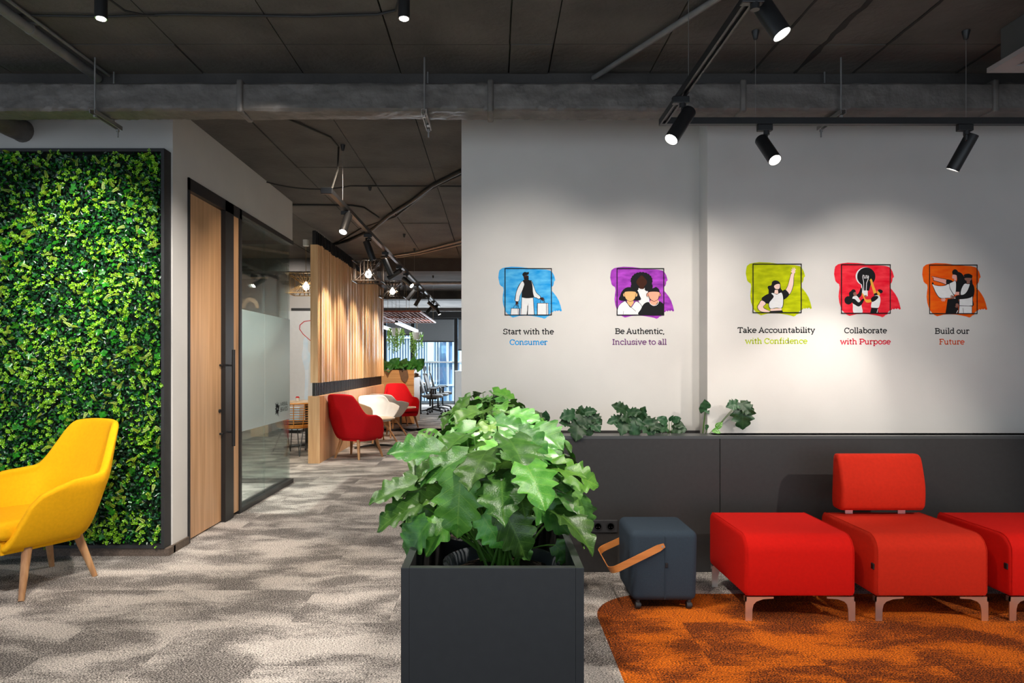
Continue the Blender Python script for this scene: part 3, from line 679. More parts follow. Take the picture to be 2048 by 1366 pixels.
# 2 three people
curl = [(K, True, ell(635, 350, 122, 108, 26))]
for a in range(-200, 30, 17): curl.append((K, True, ell(635+125*math.cos(R(a)), 352+96*math.sin(R(a)), 26, 25, 10)))
curl += [(K, True, ell(530, 430, 44, 50, 12)), (K, True, ell(735, 430, 52, 50, 12)), (K, True, ell(560, 462, 34, 26, 12)), (K, True, ell(712, 465, 36, 30, 12))]
f2 = [('printed_woman_behind', [(W, True, [(590,450),(635,440),(680,450),(730,520),(740,640),(700,700),(640,760),(600,640),(580,520)])]+curl+
  [(B1, True, [(565,360),(590,320),(635,280),(680,320),(708,360),(700,400),(670,432),(668,460),(636,466),(604,456),(602,432),(572,400)])]),
 ('printed_woman', [(K, True, [(332,616),(345,550),(372,490),(420,450),(470,440),(530,452),(580,490),(606,550),(620,616),(480,624)]),
  (B2, True, ell(398, 545, 15, 24, 12)), (B2, True, ell(562, 545, 15, 24, 12)),
  (K, True, [(408,505),(552,505),(554,560),(545,600),(515,626),(478,632),(440,624),(412,595),(404,555)]),
  (B2, True, [(412,505),(548,505),(548,560),(540,595),(512,620),(478,625),(442,618),(418,592),(408,555)]),
  (B2, False, [(440,622),(522,622),(528,650),(486,712),(432,652)]), (K, False, stroke([(444,625),(480,634),(520,625)], 5)),
  (K, True, [(300,820),(304,742),(330,680),(380,640),(425,632),(486,712),(550,634),(600,650),(640,700),(646,760),(640,820)]),
  (W, True, [(304,820),(308,745),(334,684),(382,646),(422,638),(486,720),(552,640),(598,656),(634,702),(640,760),(634,820)]),
  (K, False, stroke([(415,636),(480,706),(556,770)], 5)), (K, False, stroke([(388,768),(380,818)], 4))]),
 ('printed_man', [(K, True, [(722,540),(726,490),(760,462),(800,452),(830,438),(868,468),(880,500),(884,560),(800,520)]),
  (K, True, ell(714, 545, 15, 26, 12)), (B3, True, ell(717, 545, 11, 22, 12)), (K, True, ell(884, 545, 15, 26, 12)), (B3, True, ell(882, 545, 11, 22, 12)),
  (B3, False, [(768,600),(856,600),(874,648),(840,690),(770,690),(738,648)]),
  (K, True, [(728,510),(874,510),(872,570),(858,610),(805,636),(752,612),(730,570)]), (B3, True, [(732,510),(870,510),(866,568),(852,606),(805,630),(758,606),(736,568)]),
  (K, True, [(604,820),(625,740),(665,670),(730,644),(800,700),(868,636),(920,660),(937,700),(935,820)]),
  (W, False, stroke([(738,640),(752,668),(780,688),(806,692),(835,686),(858,664),(868,636)], 7))])]
decal('purple watercolour square print of three faceless people, captioned Be Authentic, Inclusive to all', 4.70, 1190, 510, 6.83, (300, 187, 937, 820), S((122, 42, 142)), S((178, 74, 196)), f2,
      [('Be Authentic,', 1229.8, 1329, 667.8), ('Inclusive to all', 1224.5, 1333.5, 689.4)], S((112, 66, 116)))
# 3 waving woman
f3_ = [('printed_waving_woman', [
  (K, True, [(505,580),(500,520),(488,490),(500,468),(535,458),(548,415),(585,396),(630,408),(655,445),(660,500),(684,530),(680,556),(640,560),(560,570)]),
  (K, True, [(722,525),(745,470),(765,400),(786,320),(800,300),(838,300),(832,360),(828,450),(800,540),(764,584)]),
  (B4, True, [(728,525),(750,472),(770,402),(790,325),(802,306),(832,306),(826,360),(821,448),(795,536),(764,576)]),
  (K, True, [(676,545),(718,516),(768,582),(700,645),(684,600)]),
  (B4, False, [(582,520),(622,520),(626,560),(636,572),(560,572),(576,555)]),
  (K, True, [(566,470),(600,440),(648,440),(652,485),(640,510),(606,516),(580,504)]), (B4, True, [(572,470),(604,446),(644,446),(646,485),(634,506),(606,510),(584,500)]),
  (K, True, [(410,640),(440,600),(500,570),(552,568),(566,600),(530,660),(486,700)]),
  (K, True, [(408,650),(470,694),(436,735),(450,758),(535,805),(525,816),(430,812),(375,790),(350,742),(370,700)]),
  (B4, True, [(410,658),(462,694),(430,735),(446,764),(528,806),(430,806),(380,785),(358,742),(378,702)]),
  (K, True, [(528,562),(560,556),(605,574),(640,556),(676,556),(696,640),(680,752),(600,756),(518,766),(500,690),(560,610)]),
  (W, True, [(536,566),(562,562),(605,580),(642,562),(672,562),(688,640),(674,746),(600,750),(522,758),(508,690),(566,610)]),
  (B4, False, [(520,766),(668,756),(668,788),(524,794)]), (K, False, [(528,794),(678,786),(686,818),(500,818)])]
  + hand(822, 286, -84, 44, B4))]
decal('lime green watercolour square print of a waving woman, captioned Take Accountability with Confidence', 4.52, 1460, 500, 6.505, (295, 185, 922, 815), S((150, 162, 8)), S((196, 204, 10)), f3_,
      [('Take Accountability', 1475, 1629.8, 665.7), ('with Confidence', 1490, 1614.5, 687.5)], S((164, 182, 10)))
# 4 light bulb
f4 = [('printed_light_bulb', [(W, True, ell(590, 345, 128, 120, 30)), (W, False, [(528,430),(556,440),(556,530),(540,530)]), (K, True, ell(600, 346, 118, 118, 30)),
  (K, False, [(540,440),(660,440),(636,530),(556,530)]), (W, False, [(545,528),(618,528),(618,600),(548,590)]),
  (W, False, stroke([(566,528),(566,420),(552,350),(558,325),(570,330),(574,368),(590,368),(596,330),(606,330),(608,372),(620,360),(624,330),(630,345),(624,380),(604,430),(598,528)], 8))]),
 ('printed_woman', [(K, True, ell(368, 655, 52, 54, 16)), (K, True, ell(432, 540, 30, 28, 14)), (K, True, [(378,600),(375,560),(400,535),(450,530),(440,600),(420,650),(390,650)]),
  (B6, True, [(430,560),(460,548),(474,575),(462,598),(440,600)]), (K, True, [(470,590),(500,560),(530,490),(545,520),(535,590),(500,622)]),
  (W, True, [(420,620),(450,600),(480,602),(520,660),(540,740),(545,818),(436,818),(424,720)]),
  (K, True, [(412,640),(450,640),(500,682),(545,640),(572,640),(545,700),(500,736),(450,712),(420,690)]), (B6, False, [(572,590),(604,586),(598,610),(580,616)])]),
 ('printed_man', [(B5, True, [(648,400),(668,380),(700,470),(732,560),(700,575),(680,520)]), (B5, False, [(640,400),(655,375),(662,405)]), (K, True, [(700,570),(735,560),(748,590),(706,596)]),
  (B5, True, [(738,545),(756,528),(775,550),(770,600),(748,590)]), (K, True, [(748,530),(765,512),(800,522),(812,545),(790,565),(770,555)]),
  (B5, True, [(538,560),(560,575),(590,640),(660,645),(664,676),(600,684),(570,640)]), (W, True, [(700,600),(760,592),(782,640),(770,720),(745,755),(664,750),(668,680),(690,650)]),
  (K, True, [(660,630),(700,600),(745,600),(750,625),(705,665),(668,674)]), (K, False, [(664,750),(748,755),(756,818),(648,818)]), (W, False, stroke([(748,770),(736,818)], 7))])]
decal('red watercolour square print of two people lifting a light bulb, captioned Collaborate with Purpose', 4.52, 1640, 500, 6.505, (274, 192, 907, 823), S((214, 8, 38)), S((236, 60, 72)), f4,
      [('Collaborate', 1688, 1773.5, 666.5), ('with Purpose', 1680, 1781, 688.6)], S((206, 20, 48)))
# 5 plan readers
f5 = [('printed_woman', [(K, True, [(276,346),(300,344),(400,366),(476,384),(475,452),(400,428),(320,404),(300,398),(298,366)]), (B7, True, [(282,350),(304,350),(400,372),(472,390),(470,444),(400,420),(322,398),(306,392),(304,364)]),
  (K, True, [(476,384),(552,404),(520,440),(472,446)]), (K, True, ell(584, 292, 38, 40, 16)),
  (K, True, [(600,290),(650,292),(690,330),(720,400),(700,470),(650,580),(600,560),(596,450),(610,380)]), (B7, True, [(545,340),(560,320),(600,330),(604,366),(596,400),(572,400),(570,376),(548,370)]),
  (K, True, [(500,445),(545,415),(600,408),(596,560),(560,580),(520,520)]), (W, True, [(508,448),(548,420),(592,414),(588,560),(562,572),(528,518)]),
  (K, False, [(486,640),(630,630),(622,825),(458,825)]), (B7, False, [(596,544),(638,546),(636,584),(574,584)])]),
 ('printed_plan_sheet', [(K, True, [(280,432),(300,424),(312,450),(380,466),(450,460),(504,436),(520,500),(570,585),(600,640),(500,628),(390,630),(330,560),(300,490)]),
  (W, True, [(288,446),(320,460),(384,472),(450,466),(500,446),(514,505),(562,588),(590,632),(500,622),(392,622),(336,556),(306,490)])]+hand(440, 645, 170, 34, B7)),
 ('printed_man', [(K, True, [(700,350),(698,322),(740,310),(770,312),(806,335),(800,370),(806,420),(800,450),(720,440),(716,390)]), (B6, True, [(708,366),(790,366),(790,390),(775,404),(772,436),(735,438),(730,404),(712,392)]),
  (K, True, [(648,580),(660,500),(700,436),(745,440),(790,436),(825,470),(830,560),(812,640),(812,732),(640,728),(632,640)]),
  (W, True, [(654,580),(666,504),(704,442),(745,446),(770,450),(740,530),(700,575)]), (W, False, [(638,632),(804,590),(806,640),(806,722),(740,728),(638,720)]),
  (K, True, [(780,450),(824,470),(832,540),(810,600),(740,632),(600,640),(594,596),(700,580),(740,560)]), (K, False, [(630,722),(804,728),(800,825),(622,825)]), (W, False, [(638,728),(798,734),(796,825),(630,825)]),
  (K, False, stroke([(682,756),(690,822)], 5)), (W, False, stroke([(616,786),(598,824)], 8))]+hand(560, 614, 195, 36, B6)+hand(604, 712, 100, 34, B6))]
decal('orange watercolour square print of two people reading a plan, captioned Build our Future', 4.52, 1820, 500, 6.505, (247, 197, 864, 828), S((226, 72, 10)), S((234, 104, 20)), f5,
      [('Build our', 1869.2, 1938.5, 667.5), ('Future', 1878, 1928.5, 688.9)], S((214, 84, 44)))

# mark on the frosted film (on the partition plane, read from the corridor)
def on_film(py_, pz_, y, z): return (-.0262+.0008, y, z)
mk = MB()
def f3g(px, py, dep): return (-.0252, px, py)
def gtext(s, y0, y1, zb, cap): 
    tot = sum(SAN[c][0] for c in s); sx_ = (y1-y0)/tot; x = y0
    for c in s:
        adv, sts = SAN[c]
        for st in sts: ribbon(mk, [(x+p[0]*sx_, zb+p[1]*cap) for p in st], .15*cap, f3g, 0)
        x += adv*sx_
gtext('IMPERIAL', 1.26, 1.52, .868, .040); gtext('BRANDS', 1.26, 1.52, .81, .044)
for k in range(9):      # starburst emblem
    a = R(90+k*40+8); r1_ = .085 if k % 2 else .065
    c_ = (1.155, .85); tip = (c_[0]+r1_*math.cos(a), c_[1]+r1_*1.1*math.sin(a))
    for da in (-.28, .28):
        ribbon(mk, [(c_[0]+.018*math.cos(a+da), c_[1]+.018*math.sin(a+da)), (c_[0]+.8*r1_*math.cos(a+da*.7), c_[1]+.8*r1_*math.sin(a+da*.7))], .010, f3g, 0)
    ribbon(mk, [(c_[0]+.012*math.cos(a), c_[1]+.012*math.sin(a)), tip], .009, f3g, 0)
lg = link('printed_logo', mk, INK, gp, fix=False); lg['label'] = 'dark starburst emblem with the words IMPERIAL BRANDS'

# ------------------------------------------------------------------ modular seats
def seat_unit(name, label, x0, x1, m, back=False, tagged=False):
    y0, y1 = 3.50, 4.09; cx = (x0+x1)/2
    t = thing(name, label, 'seat', (cx, y0, 0), 0)
    hw = (x1-x0)/2; D = y1-y0; z0, z1 = .125, .437
    cush = None
    # profile across the depth with a large soft front edge, swept over the width
    prof = []
    rF, rB, rb = .085, .035, .02
    prof += [(rb+rb*math.cos(R(a)), z0+rb+rb*math.sin(R(a))) for a in (270, 225, 180)]
    prof = [(0+rb, z0), (0+.006, z0+.006), (0, z0+rb)]
    prof += [(rF-rF*math.cos(R(a)), z1-rF+rF*math.sin(R(a))) for a in range(0, 91, 10)]
    prof += [(D-rB+rB*math.sin(R(a)), z1-rB+rB*math.cos(R(a))) for a in range(0, 91, 18)]
    prof += [(D, z0+rb), (D-.006, z0+.006), (D-rb, z0)]
    cy_, cz_ = D/2, (z0+z1)/2; mb = MB(); secs = []
    for (x, k) in ((-hw, .018), (-hw+.004, .008), (-hw+.012, .0015), (-hw+.02, 0), (hw-.02, 0), (hw-.012, .0015), (hw-.004, .008), (hw, .018)):
        secs.append([(x, cy_+(p[0]-cy_)*(1-k/cy_), cz_+(p[1]-cz_)*(1-k/(cz_-z0))) for p in prof])
    n = len(prof); v = [p for s_ in secs for p in s_]
    f = [(i*n+k, i*n+(k+1) % n, (i+1)*n+(k+1) % n, (i+1)*n+k) for i in range(len(secs)-1) for k in range(n)]
    f += [tuple(range(n)), tuple((len(secs)-1)*n+k for k in range(n))]
    mb.add(v, f); cush = smooth_('seat_cushion', mb, m, t, 35)
    for sx_ in (-1, 1):
        smooth_('piping', MB().tube([(sx_*(hw-.0135), p[0]*1.0, p[1]) for p in prof[2:-2]], .0022, 5), m, cush)
    # chrome L legs
    for sx_ in (-1, 1):
        for (yy, sy) in ((.004, 1), (D-.05, -1)):
            o = [(0, 0), (.034, 0), (.036, .06), (.042, .085), (.056, .100), (.09, .112), (.145, .116), (.145, .124), (0, .124)]
            pts = [(sx_*(hw-.002)-sx_*p[0], p[1]) for p in o]
            lg_ = MB().prism(pts, yy, yy+.006, axis='y')
            lg_.box(min(sx_*(hw-.002), sx_*(hw-.008)), max(sx_*(hw-.002), sx_*(hw-.008)), yy+(.0 if sy > 0 else .02), yy+.026, .10, .124)
            link('leg', lg_, M['chrome'], t)
    sm_ = None
    if tagged:
        link('fabric_label', MB().rbox(-hw-.006, -hw+.002, .012, .036, .262, .292, .002, 1), M['black'], cush)
    if back:
        bx0, bx1 = -.235, .26
        mb = MB()
        pr = [(.47, .475), (.455, .50), (.452, .60), (.475, .70), (.498, .765), (.515, .787), (.545, .789), (.562, .775), (.572, .66), (.580, .52), (.574, .478), (.56, .468), (.49, .466)]
        n = len(pr); cy_, cz_ = .515, .62; secs = []
        pr = smoothpoly(pr, 3); n = len(pr)
        for (x, k) in ((bx0, .020), (bx0+.004, .010), (bx0+.012, .002), (bx0+.02, 0), (bx1-.02, 0), (bx1-.012, .002), (bx1-.004, .010), (bx1, .020)):
            secs.append([(x, cy_+(p[0]-cy_)*(1-k/.065), cz_+(p[1]-cz_)*(1-k/.16)) for p in pr])
        v = [p for s_ in secs for p in s_]
        f = [(i*n+k, i*n+(k+1) % n, (i+1)*n+(k+1) % n, (i+1)*n+k) for i in range(len(secs)-1) for k in range(n)]
        f += [tuple(range(n)), tuple((len(secs)-1)*n+k for k in range(n))]
        mb.add(v, f); smooth_('backrest', mb, m, t, 40)
        for xx in (-.155, .155):
            link('backrest_bracket', MB().box(xx-.022, xx+.022, .525, .535, .43, .50), M['chrome'], t)
    return t
seat_unit('modular_seat', 'bright red square pouf seat without backrest, between the slate stool and the seat with backrest', 1.289, 1.857, M['red1'])
seat_unit('modular_seat', 'orange-red seat with a separate padded backrest, in the middle of the red row', 1.957, 2.540, M['red2'], True, True)
seat_unit('modular_seat', 'bright red pouf seat cut off by the right edge of the picture', 2.645, 3.225, M['red1'], False, True)

# stool on castors
st = thing('stool', 'slate blue cube stool on black castors with a bent wooden carrying handle', 'stool', (.91, 3.65, 0))
mb = MB().rbox(-.18, .185, 0, .38, .045, .425, .038, 5)
for i, v in enumerate(mb.v):      # slight taper towards the floor
    k = 1-.035*(1-(v[2]-.045)/.38); mb.v[i] = (v[0]*k, .19+(v[1]-.19)*k, v[2])
sbody = smooth_('body', mb, M['stool'], st, 60)
tm = MB()
ring = [(-.172+.03, .005), (.177-.03, .005), (.178, .035), (.178, .345), (.147, .375), (-.142, .375), (-.173, .345), (-.173, .035), (-.142, .005)]
tm.tube([(p[0], p[1], .398) for p in ring], .0022, 5); tm.tube([(.005, -.0005, .398), (.005, .0045, .06)], .0018, 5)
smooth_('seam', tm, M['stool'], sbody)
hm = MB()
def hpt(u):       # handle centre line: front pivot, down along the front, around the left side, back pivot
    return u
piv = Vector((.0, -.006, .352)); end = Vector((-.250, -.018, .233))
path = []
for i in range(8): path.append(piv.lerp(end, i/8))
for i in range(7):
    a = i/6*PI/2; path.append(Vector((-.250-.045*math.sin(a)*.9, -.018+.05*(1-math.cos(a)), .233-.018*math.sin(a))))
for i in range(1, 6): path.append(Vector((-.2905, .032+(.348-.032)*i/6, .215)))
for i in range(7):
    a = (1-i/6)*PI/2; path.append(Vector((-.250-.045*math.sin(a)*.9, .398-.05*(1-math.cos(a)), .233-.018*math.sin(a))))
for i in range(1, 9): path.append(Vector((-.250, .398, .233)).lerp(Vector((0, .386, .352)), i/8))
wv = Vector((.43, 0, -.90)); wv2 = Vector((.43, 0, -.90))
n = len(path); v = []
for i, p in enumerate(path):
    t_ = (path[min(i+1, n-1)]-path[max(i-1, 0)]).normalized()
    wd = Vector((.43, 0, -.90)) if i < 14 or i > n-14 else Vector((.43, 0, -.90))
    wd = (wd-t_*wd.dot(t_)).normalized(); nn = t_.cross(wd).normalized()
    hwid = .0185 if 0 < i < n-1 else .011
    for (a, b) in ((-hwid, -.002), (hwid, -.002), (hwid, .002), (-hwid, .002)): v.append(p+wd*a+nn*b)
f = [(i*4+k, i*4+(k+1) % 4, (i+1)*4+(k+1) % 4, (i+1)*4+k) for i in range(n-1) for k in range(4)]+[(0, 1, 2, 3), tuple((n-1)*4+k for k in range(4))]
hm.add(v, f); ho = smooth_('handle', hm, M['bent'], st, 30)
smooth_('rivet', MB().cyl((.0-.012, -.012, .346), (-.012, -.004, .346), .006, n=14), M['chrome'], ho)
link('fabric_label', MB().rbox(.006, .020, -.004, .003, .232, .256, .0015, 1), M['black'], sbody)
for (x, y) in ((-.135, .035), (.14, .035), (-.12, .34), (.135, .34)):
    smooth_('castor', MB().cyl((x-.012, y, .02), (x+.012, y, .02), .0195, n=18).cyl((x, y, .03), (x, y, .06), .012, n=10).cyl((x+.013, y, .02), (x+.018, y, .02), .012, n=14), M['blackm'], st)

# ------------------------------------------------------------------ shell armchairs
def shell(H_back, H_arm0, H_arm1, hw0, hw1, yb0, yb1, yf0, yf1, z0, lean, bw):
    def H(a):
        a = abs(a)
        if a < bw: return H_back-.012*(a/bw)**2
        if a < bw+.16:
            t = (a-bw)/.16; t = t*t*(3-2*t); return (H_back-.012)*(1-t)+H_arm0*t
        t = (a-bw-.16)/(1-bw-.16); return H_arm0+(H_arm1-H_arm0)*t**1.3
    def P(u, v):
        a = u*2-1; top = H(a)
        if abs(a) > .93: top -= (abs(a)-.93)/.07*.05
        z = z0+(top-z0)*v
        k = min(1, max(0, (z-z0)/.34))**.6
        hw = hw0+(hw1-hw0)*k; yb = yb0+(yb1-yb0)*k+lean*max(0, z-z0-.3)
        yf = yf0+(yf1-yf0)*min(1, (z-z0)/max(.05, H_arm1-z0))
        A = abs(a); s = 1 if a >= 0 else -1; yc = .02
        if A <= .5:
            ph = A/.5*PI/2; hx = hw-.06*max(0, (z-z0-.35))/.3
            x = hx*math.sin(ph)**.72; y = yc+(yb-yc)*math.cos(ph)**.62
        else:
            t = (A-.5)/.5; hx = hw-.06*max(0, (z-z0-.35))/.3
            x = hx*(1-.06*t*t); y = yc+(yf-yc)*t
        return (s*x, y, z)
    return P
def make_armchair(name, label, fabric, legm, group=None):
    t = thing(name, label, 'armchair', (0,0,0), 0, group)
    P = shell(.955, .665, .555, .255, .385, .20, .33, -.31, -.19, .27, .34, .21)
    o = smooth_('shell', MB().grid(P, 56, 14), fabric, t, 180)
    md = o.modifiers.new('solid', 'SOLIDIFY'); md.thickness = .045; md.offset = -1
    md2 = o.modifiers.new('round', 'SUBSURF'); md2.levels = 1; md2.render_levels = 1
    base = []
    for i in range(33):
        x, y, z = P(i/32, 0); base.append((x*.985, y*.985))
    smooth_('seat_base', MB().prism(base, .262, .335), fabric, t)
    cu = MB().rbox(-.27, .27, -.335, .20, .335, .445, .04, 4)
    for i, v in enumerate(cu.v): cu.v[i] = (v[0]*(1-.10*max(0, v[1]+.1)), v[1], v[2]-.02*max(0, (v[1]+.335)/.5)+.012*math.cos(v[0]*5))
    smooth_('seat_cushion', cu, fabric, t, 60)
    for (sx_, sy) in ((-1,-1),(1,-1),(1,1),(-1,1)):
        wx = .30 if sy < 0 else .225
        smooth_('leg', MB().cyl((sx_*(wx-.07), sy*.165+(.0), .275), (sx_*wx, sy*.235, 0), .027, .0155, 14), legm, t, 50)
    return t
ya = make_armchair('armchair', 'yellow high-backed armchair with round wooden legs in front of the green wall', M['yellow'], M['oak'])
ya.location = (-2.79, 4.14, 0); ya.rotation_euler = (0, 0, R(-27))
ra = copy_tree(ya, (-1.90, 9.66, 0), R(180-27), 'red high-backed armchair seen from behind, nearest in the row beside the slatted screen')
def recolor(t, m):
    for ch in kids(t):
        if ch.data.materials[0] is M['yellow']:
            ch.data = ch.data.copy(); ch.data.materials[0] = m
recolor(ra, M['red'])
ra.scale = (.94, .94, .95); ra.location.x = -1.94
rb_ = copy_tree(ra, (-1.92, 14.2, 0), R(28), 'red high-backed armchair facing the viewer, farthest in the row by the planter cabinet')
for t in (ra, rb_): t['group'] = 'red armchairs beside the slatted screen'
lt_ = smooth_('seat_welt', MB().tube([(-.26, -.336, .36), (0, -.345, .36), (.26, -.336, .36)], .004, 5), M['red'], ra); 

def make_tub(label):
    t = thing('tub_chair', label, 'chair', (0,0,0), 0, 'white tub chairs beside the slatted screen')
    P = shell(.785, .66, .60, .16, .31, .13, .27, -.15, -.30, .36, .25, .26)
    o = smooth_('shell', MB().grid(P, 48, 12), M['whitep'], t, 180)
    md = o.modifiers.new('solid', 'SOLIDIFY'); md.thickness = .014; md.offset = -1
    o.modifiers.new('round', 'SUBSURF').render_levels = 1
    base = [(P(i/24, 0)[0], P(i/24, 0)[1]) for i in range(25)]
    smooth_('seat', MB().prism(base, .355, .375), M['whitep'], t)
    smooth_('seat_pad', MB().rbox(-.19, .19, -.2, .16, .405, .435, .015, 3), M['whitep'], t)
    for (sx_, sy) in ((-1,-1),(1,-1),(1,1),(-1,1)):
        smooth_('leg', MB().tube([(sx_*.02, sy*.02, .34), (sx_*.08, sy*.08, .315), (sx_*.16, sy*.16, .17), (sx_*.235, sy*.235, 0)], .022, 10, taper=.62), M['oak'], t, 60)
    smooth_('leg_hub', MB().cyl((0,0,.30), (0,0,.36), .05, n=16), M['oak'], t)
    return t
w1 = make_tub('white moulded tub chair facing the viewer, behind the nearer low round table'); w1.location = (-1.96, 11.55, 0); w1.rotation_euler = (0,0,R(38))
w2 = copy_tree(w1, (-1.92, 12.45, 0), R(180-30), 'white moulded tub chair turned away, half hidden behind the nearer white chair')
def make_table(label):
    t = thing('side_table', label, 'table', (0,0,0), 0, 'low round tables beside the slatted screen')
    smooth_('tabletop', MB().lathe([(.29, .458), (.30, .462), (.30, .474), (.296, .478)], 40), M['tabletop'], t)
    smooth_('pole', MB().cyl((0,0,.03), (0,0,.458), .022, n=14), M['black'], t)
    for k in range(4):
        a = R(20+90*k); smooth_('foot', MB().tube([(0, 0, .055), (.16*math.cos(a), .16*math.sin(a), .04), (.33*math.cos(a), .33*math.sin(a), .012)], .022, 8, taper=.5), M['black'], t)
    return t
tb = make_table('low round table with a pale top and black star foot, behind the nearest red armchair'); tb.location = (-1.86, 10.72, 0)
copy_tree(tb, (-1.83, 13.38, 0), R(10), 'low round table with a pale top in front of the farthest red armchair')

# ------------------------------------------------------------------ slatted oak screen
ss = thing('slatted_screen', 'tall oak slatted screen with a black middle band and an oak lower panel', 'screen', (-2.38, 9.05, 0))
link('end_board', MB().box(-.055, .045, 0, .035, 1.07, 2.905), M['slat'], ss)
L0 = 5.35; y = .05; k = 0; rnd = random.Random(3); bank = {}
while y < L0:
    # boards of changing depth and spacing make the rippled face
    dpt = .040+.010*math.sin(y*5.2)+.008*math.sin(y*11+1)
    wd = (.03, .055, .03, .042, .075)[k % 5]; dpt += (0, .016, -.006, .010, -.012, .004, .014)[k % 7]
    key = (round(dpt, 2), wd)
    if key not in bank:
        s_ = link('slat', MB().box(-.04, key[0], 0, wd, 1.07, 2.905), M['slat'], ss); bank[key] = s_
    else: s_ = inst(bank[key], ss)
    s_.location = (0, y, 0)
    y += wd+(.028 if wd < .04 else .022); k += 1
y = .02; src = None
while y < L0:
    if src is None: src = link('black_fin', MB().box(-.03, .012, 0, .028, .892, 3.095), M['black'], ss); s_ = src
    else: s_ = inst(src, ss)
    s_.location = (0, y, 0); y += .085
link('black_core', MB().box(-.034, -.028, .02, L0, .88, 3.09), M['black'], ss)
M['slatp'] = wood('oak_panel', S((196, 146, 100)), S((224, 180, 134)), 'z', .4)
link('end_board', MB().box(-.085, .068, 0, .035, 0, .893), M['slatp'], ss)
yy = .036
while yy < L0-.1:
    link('lower_panel', MB().box(-.08, .066, yy, min(L0, yy+1.06)-.003, 0.0, .893), M['slatp'], ss); yy += 1.06
# ------------------------------------------------------------------ duct, pipes, cables
du = thing('air_duct', 'foil-wrapped rectangular air duct crossing the whole room under the ceiling', 'duct', (0, 4.06, 2.83))
def duct_section(x0, x1, seed):
    ny, nz = .165, .165; prof = []
    segs = [((0, .012), (0, nz-.012), 9), ((.012, nz), (ny-.012, nz), 4), ((ny, nz-.012), (ny, .012), 4), ((ny-.012, 0), (.012, 0), 9)]
    for (a, b, n) in segs:
        for i in range(n+1): prof.append((a[0]+(b[0]-a[0])*i/n, a[1]+(b[1]-a[1])*i/n))
    n = len(prof); nx = int((x1-x0)/.016); v = []
    for i in range(nx+1):
        x = x0+(x1-x0)*i/nx
        for (y_, z_) in prof:
            q = Vector((x*5, y_*14+seed, z_*14)); dd = mnoise.noise(q)*.006+abs(mnoise.noise(Vector((x*22, y_*20+3, z_*30+seed))))*.007*(1 if mnoise.noise(Vector((x*2.2, 5, seed))) > -.15 else .25)
            nyv = -1 if y_ < .001 else (1 if y_ > ny-.001 else 0); nzv = -1 if z_ < .001 else (1 if z_ > nz-.001 else 0)
            v.append((x, y_+nyv*dd, z_+nzv*dd))
    f = [(i*n+k, i*n+(k+1) % n, (i+1)*n+(k+1) % n, (i+1)*n+k) for i in range(nx) for k in range(n)]
    f += [tuple(range(n)), tuple(nx*n+k for k in range(n))]
    return MB().add(v, f)
jx = [-3.95, X_(480, 4.06), X_(981, 4.06), X_(1486, 4.06), X_(1990, 4.06), 3.9]
for i in range(5): smooth_('duct_section', duct_section(jx[i], jx[i+1], i*3.3), M['duct'], du)
for i in range(1, 5):
    smooth_('joint_collar', MB().rbox(jx[i]-.018, jx[i]+.018, -.016, .18, -.014, .182, .012, 3), M['duct'], du)
hh = thing('duct_hanger', 'steel rod and channel carrying the duct above the green wall', 'hanger', (X_(190, 4.03), 4.03, 0), 0, 'duct hangers')
smooth_('rod', MB().cyl((0, 0, 2.80), (0, 0, CEIL), .0055, n=8), M['steel'], hh); smooth_('rod', MB().cyl((.0, .2, 2.80), (0, .2, CEIL), .0055, n=8), M['steel'], hh)
link('channel', MB().box(-.016, -.012, -.03, .27, 2.790, 2.815).box(.012, .016, -.03, .27, 2.790, 2.815).box(-.016, .016, -.03, .27, 2.812, 2.815), M['steel'], hh)
smooth_('nut', MB().cyl((0, 0, 2.775), (0, 0, 2.788), .011, n=6).cyl((0, .245, 2.775), (0, .245, 2.788), .011, n=6).cyl((0, .245, 2.74), (0, .245, 2.79), .0055, n=6), M['steel'], hh, 30)
copy_tree(hh, (X_(849, 4.03), 4.03, 0), 0, 'steel rod and channel carrying the duct at the left edge of the picture wall')
copy_tree(hh, (X_(1682, 4.03), 4.03, 0), 0, 'steel rod and channel carrying the duct above the black lamp track')

def run(name, label, cat, pts, r, m, n=8, group=None):
    o = smooth_(name, MB().tube(pts, r, n), m); return tag(o, label, cat, group)
run('ceiling_pipe', 'grey pipe with clamps running along the ceiling at the upper left', 'pipe', [(-2.46, .5, CEIL-.035), (-2.46, 4.24, CEIL-.035)], .027, M['pipe'], 14)
run('ceiling_conduit', 'thin conduit beside the thick grey pipe at the upper left', 'conduit', [(-2.40, .5, CEIL-.015), (-2.405, 2.0, CEIL-.013), (-2.395, 4.25, CEIL-.015)], .009, M['pipe'])
cl = thing('pipe_clamp', 'small saddle clamp on the grey ceiling pipe, the one nearer the duct', 'clamp', (-2.46, 3.62, CEIL-.035), 0, 'pipe clamps')
smooth_('band', MB().cyl((0, -.009, 0), (0, .009, 0), .030, n=16), M['pipe'], cl); link('foot', MB().box(-.045, .045, -.009, .009, .024, .034), M['pipe'], cl)
copy_tree(cl, (-2.46, 2.9, CEIL-.035), None, 'small saddle clamp on the grey ceiling pipe, the one nearer the left edge')
p1, p2 = at(1440, 0, 3.30), at(1180, 168, 4.30)
run('ceiling_pipe', 'grey conduit pipe running diagonally above the picture wall', 'pipe', [(1.62, 2.2, CEIL-.025), (1.085, 3.34, CEIL-.025), (.62, 4.26, CEIL-.025)], .016, M['pipe'], 12)
run('ceiling_conduit', 'thin pale conduit beside the diagonal pipe above the picture wall', 'conduit', [(1.66, 2.2, CEIL-.012), (1.125, 3.34, CEIL-.012), (.66, 4.26, CEIL-.012)], .008, M['pipe'])
sp_ = thing('insulated_pipe', 'short foil-insulated pipe entering the wall above the green wall', 'pipe', (-3.30, 4.24, 2.95))
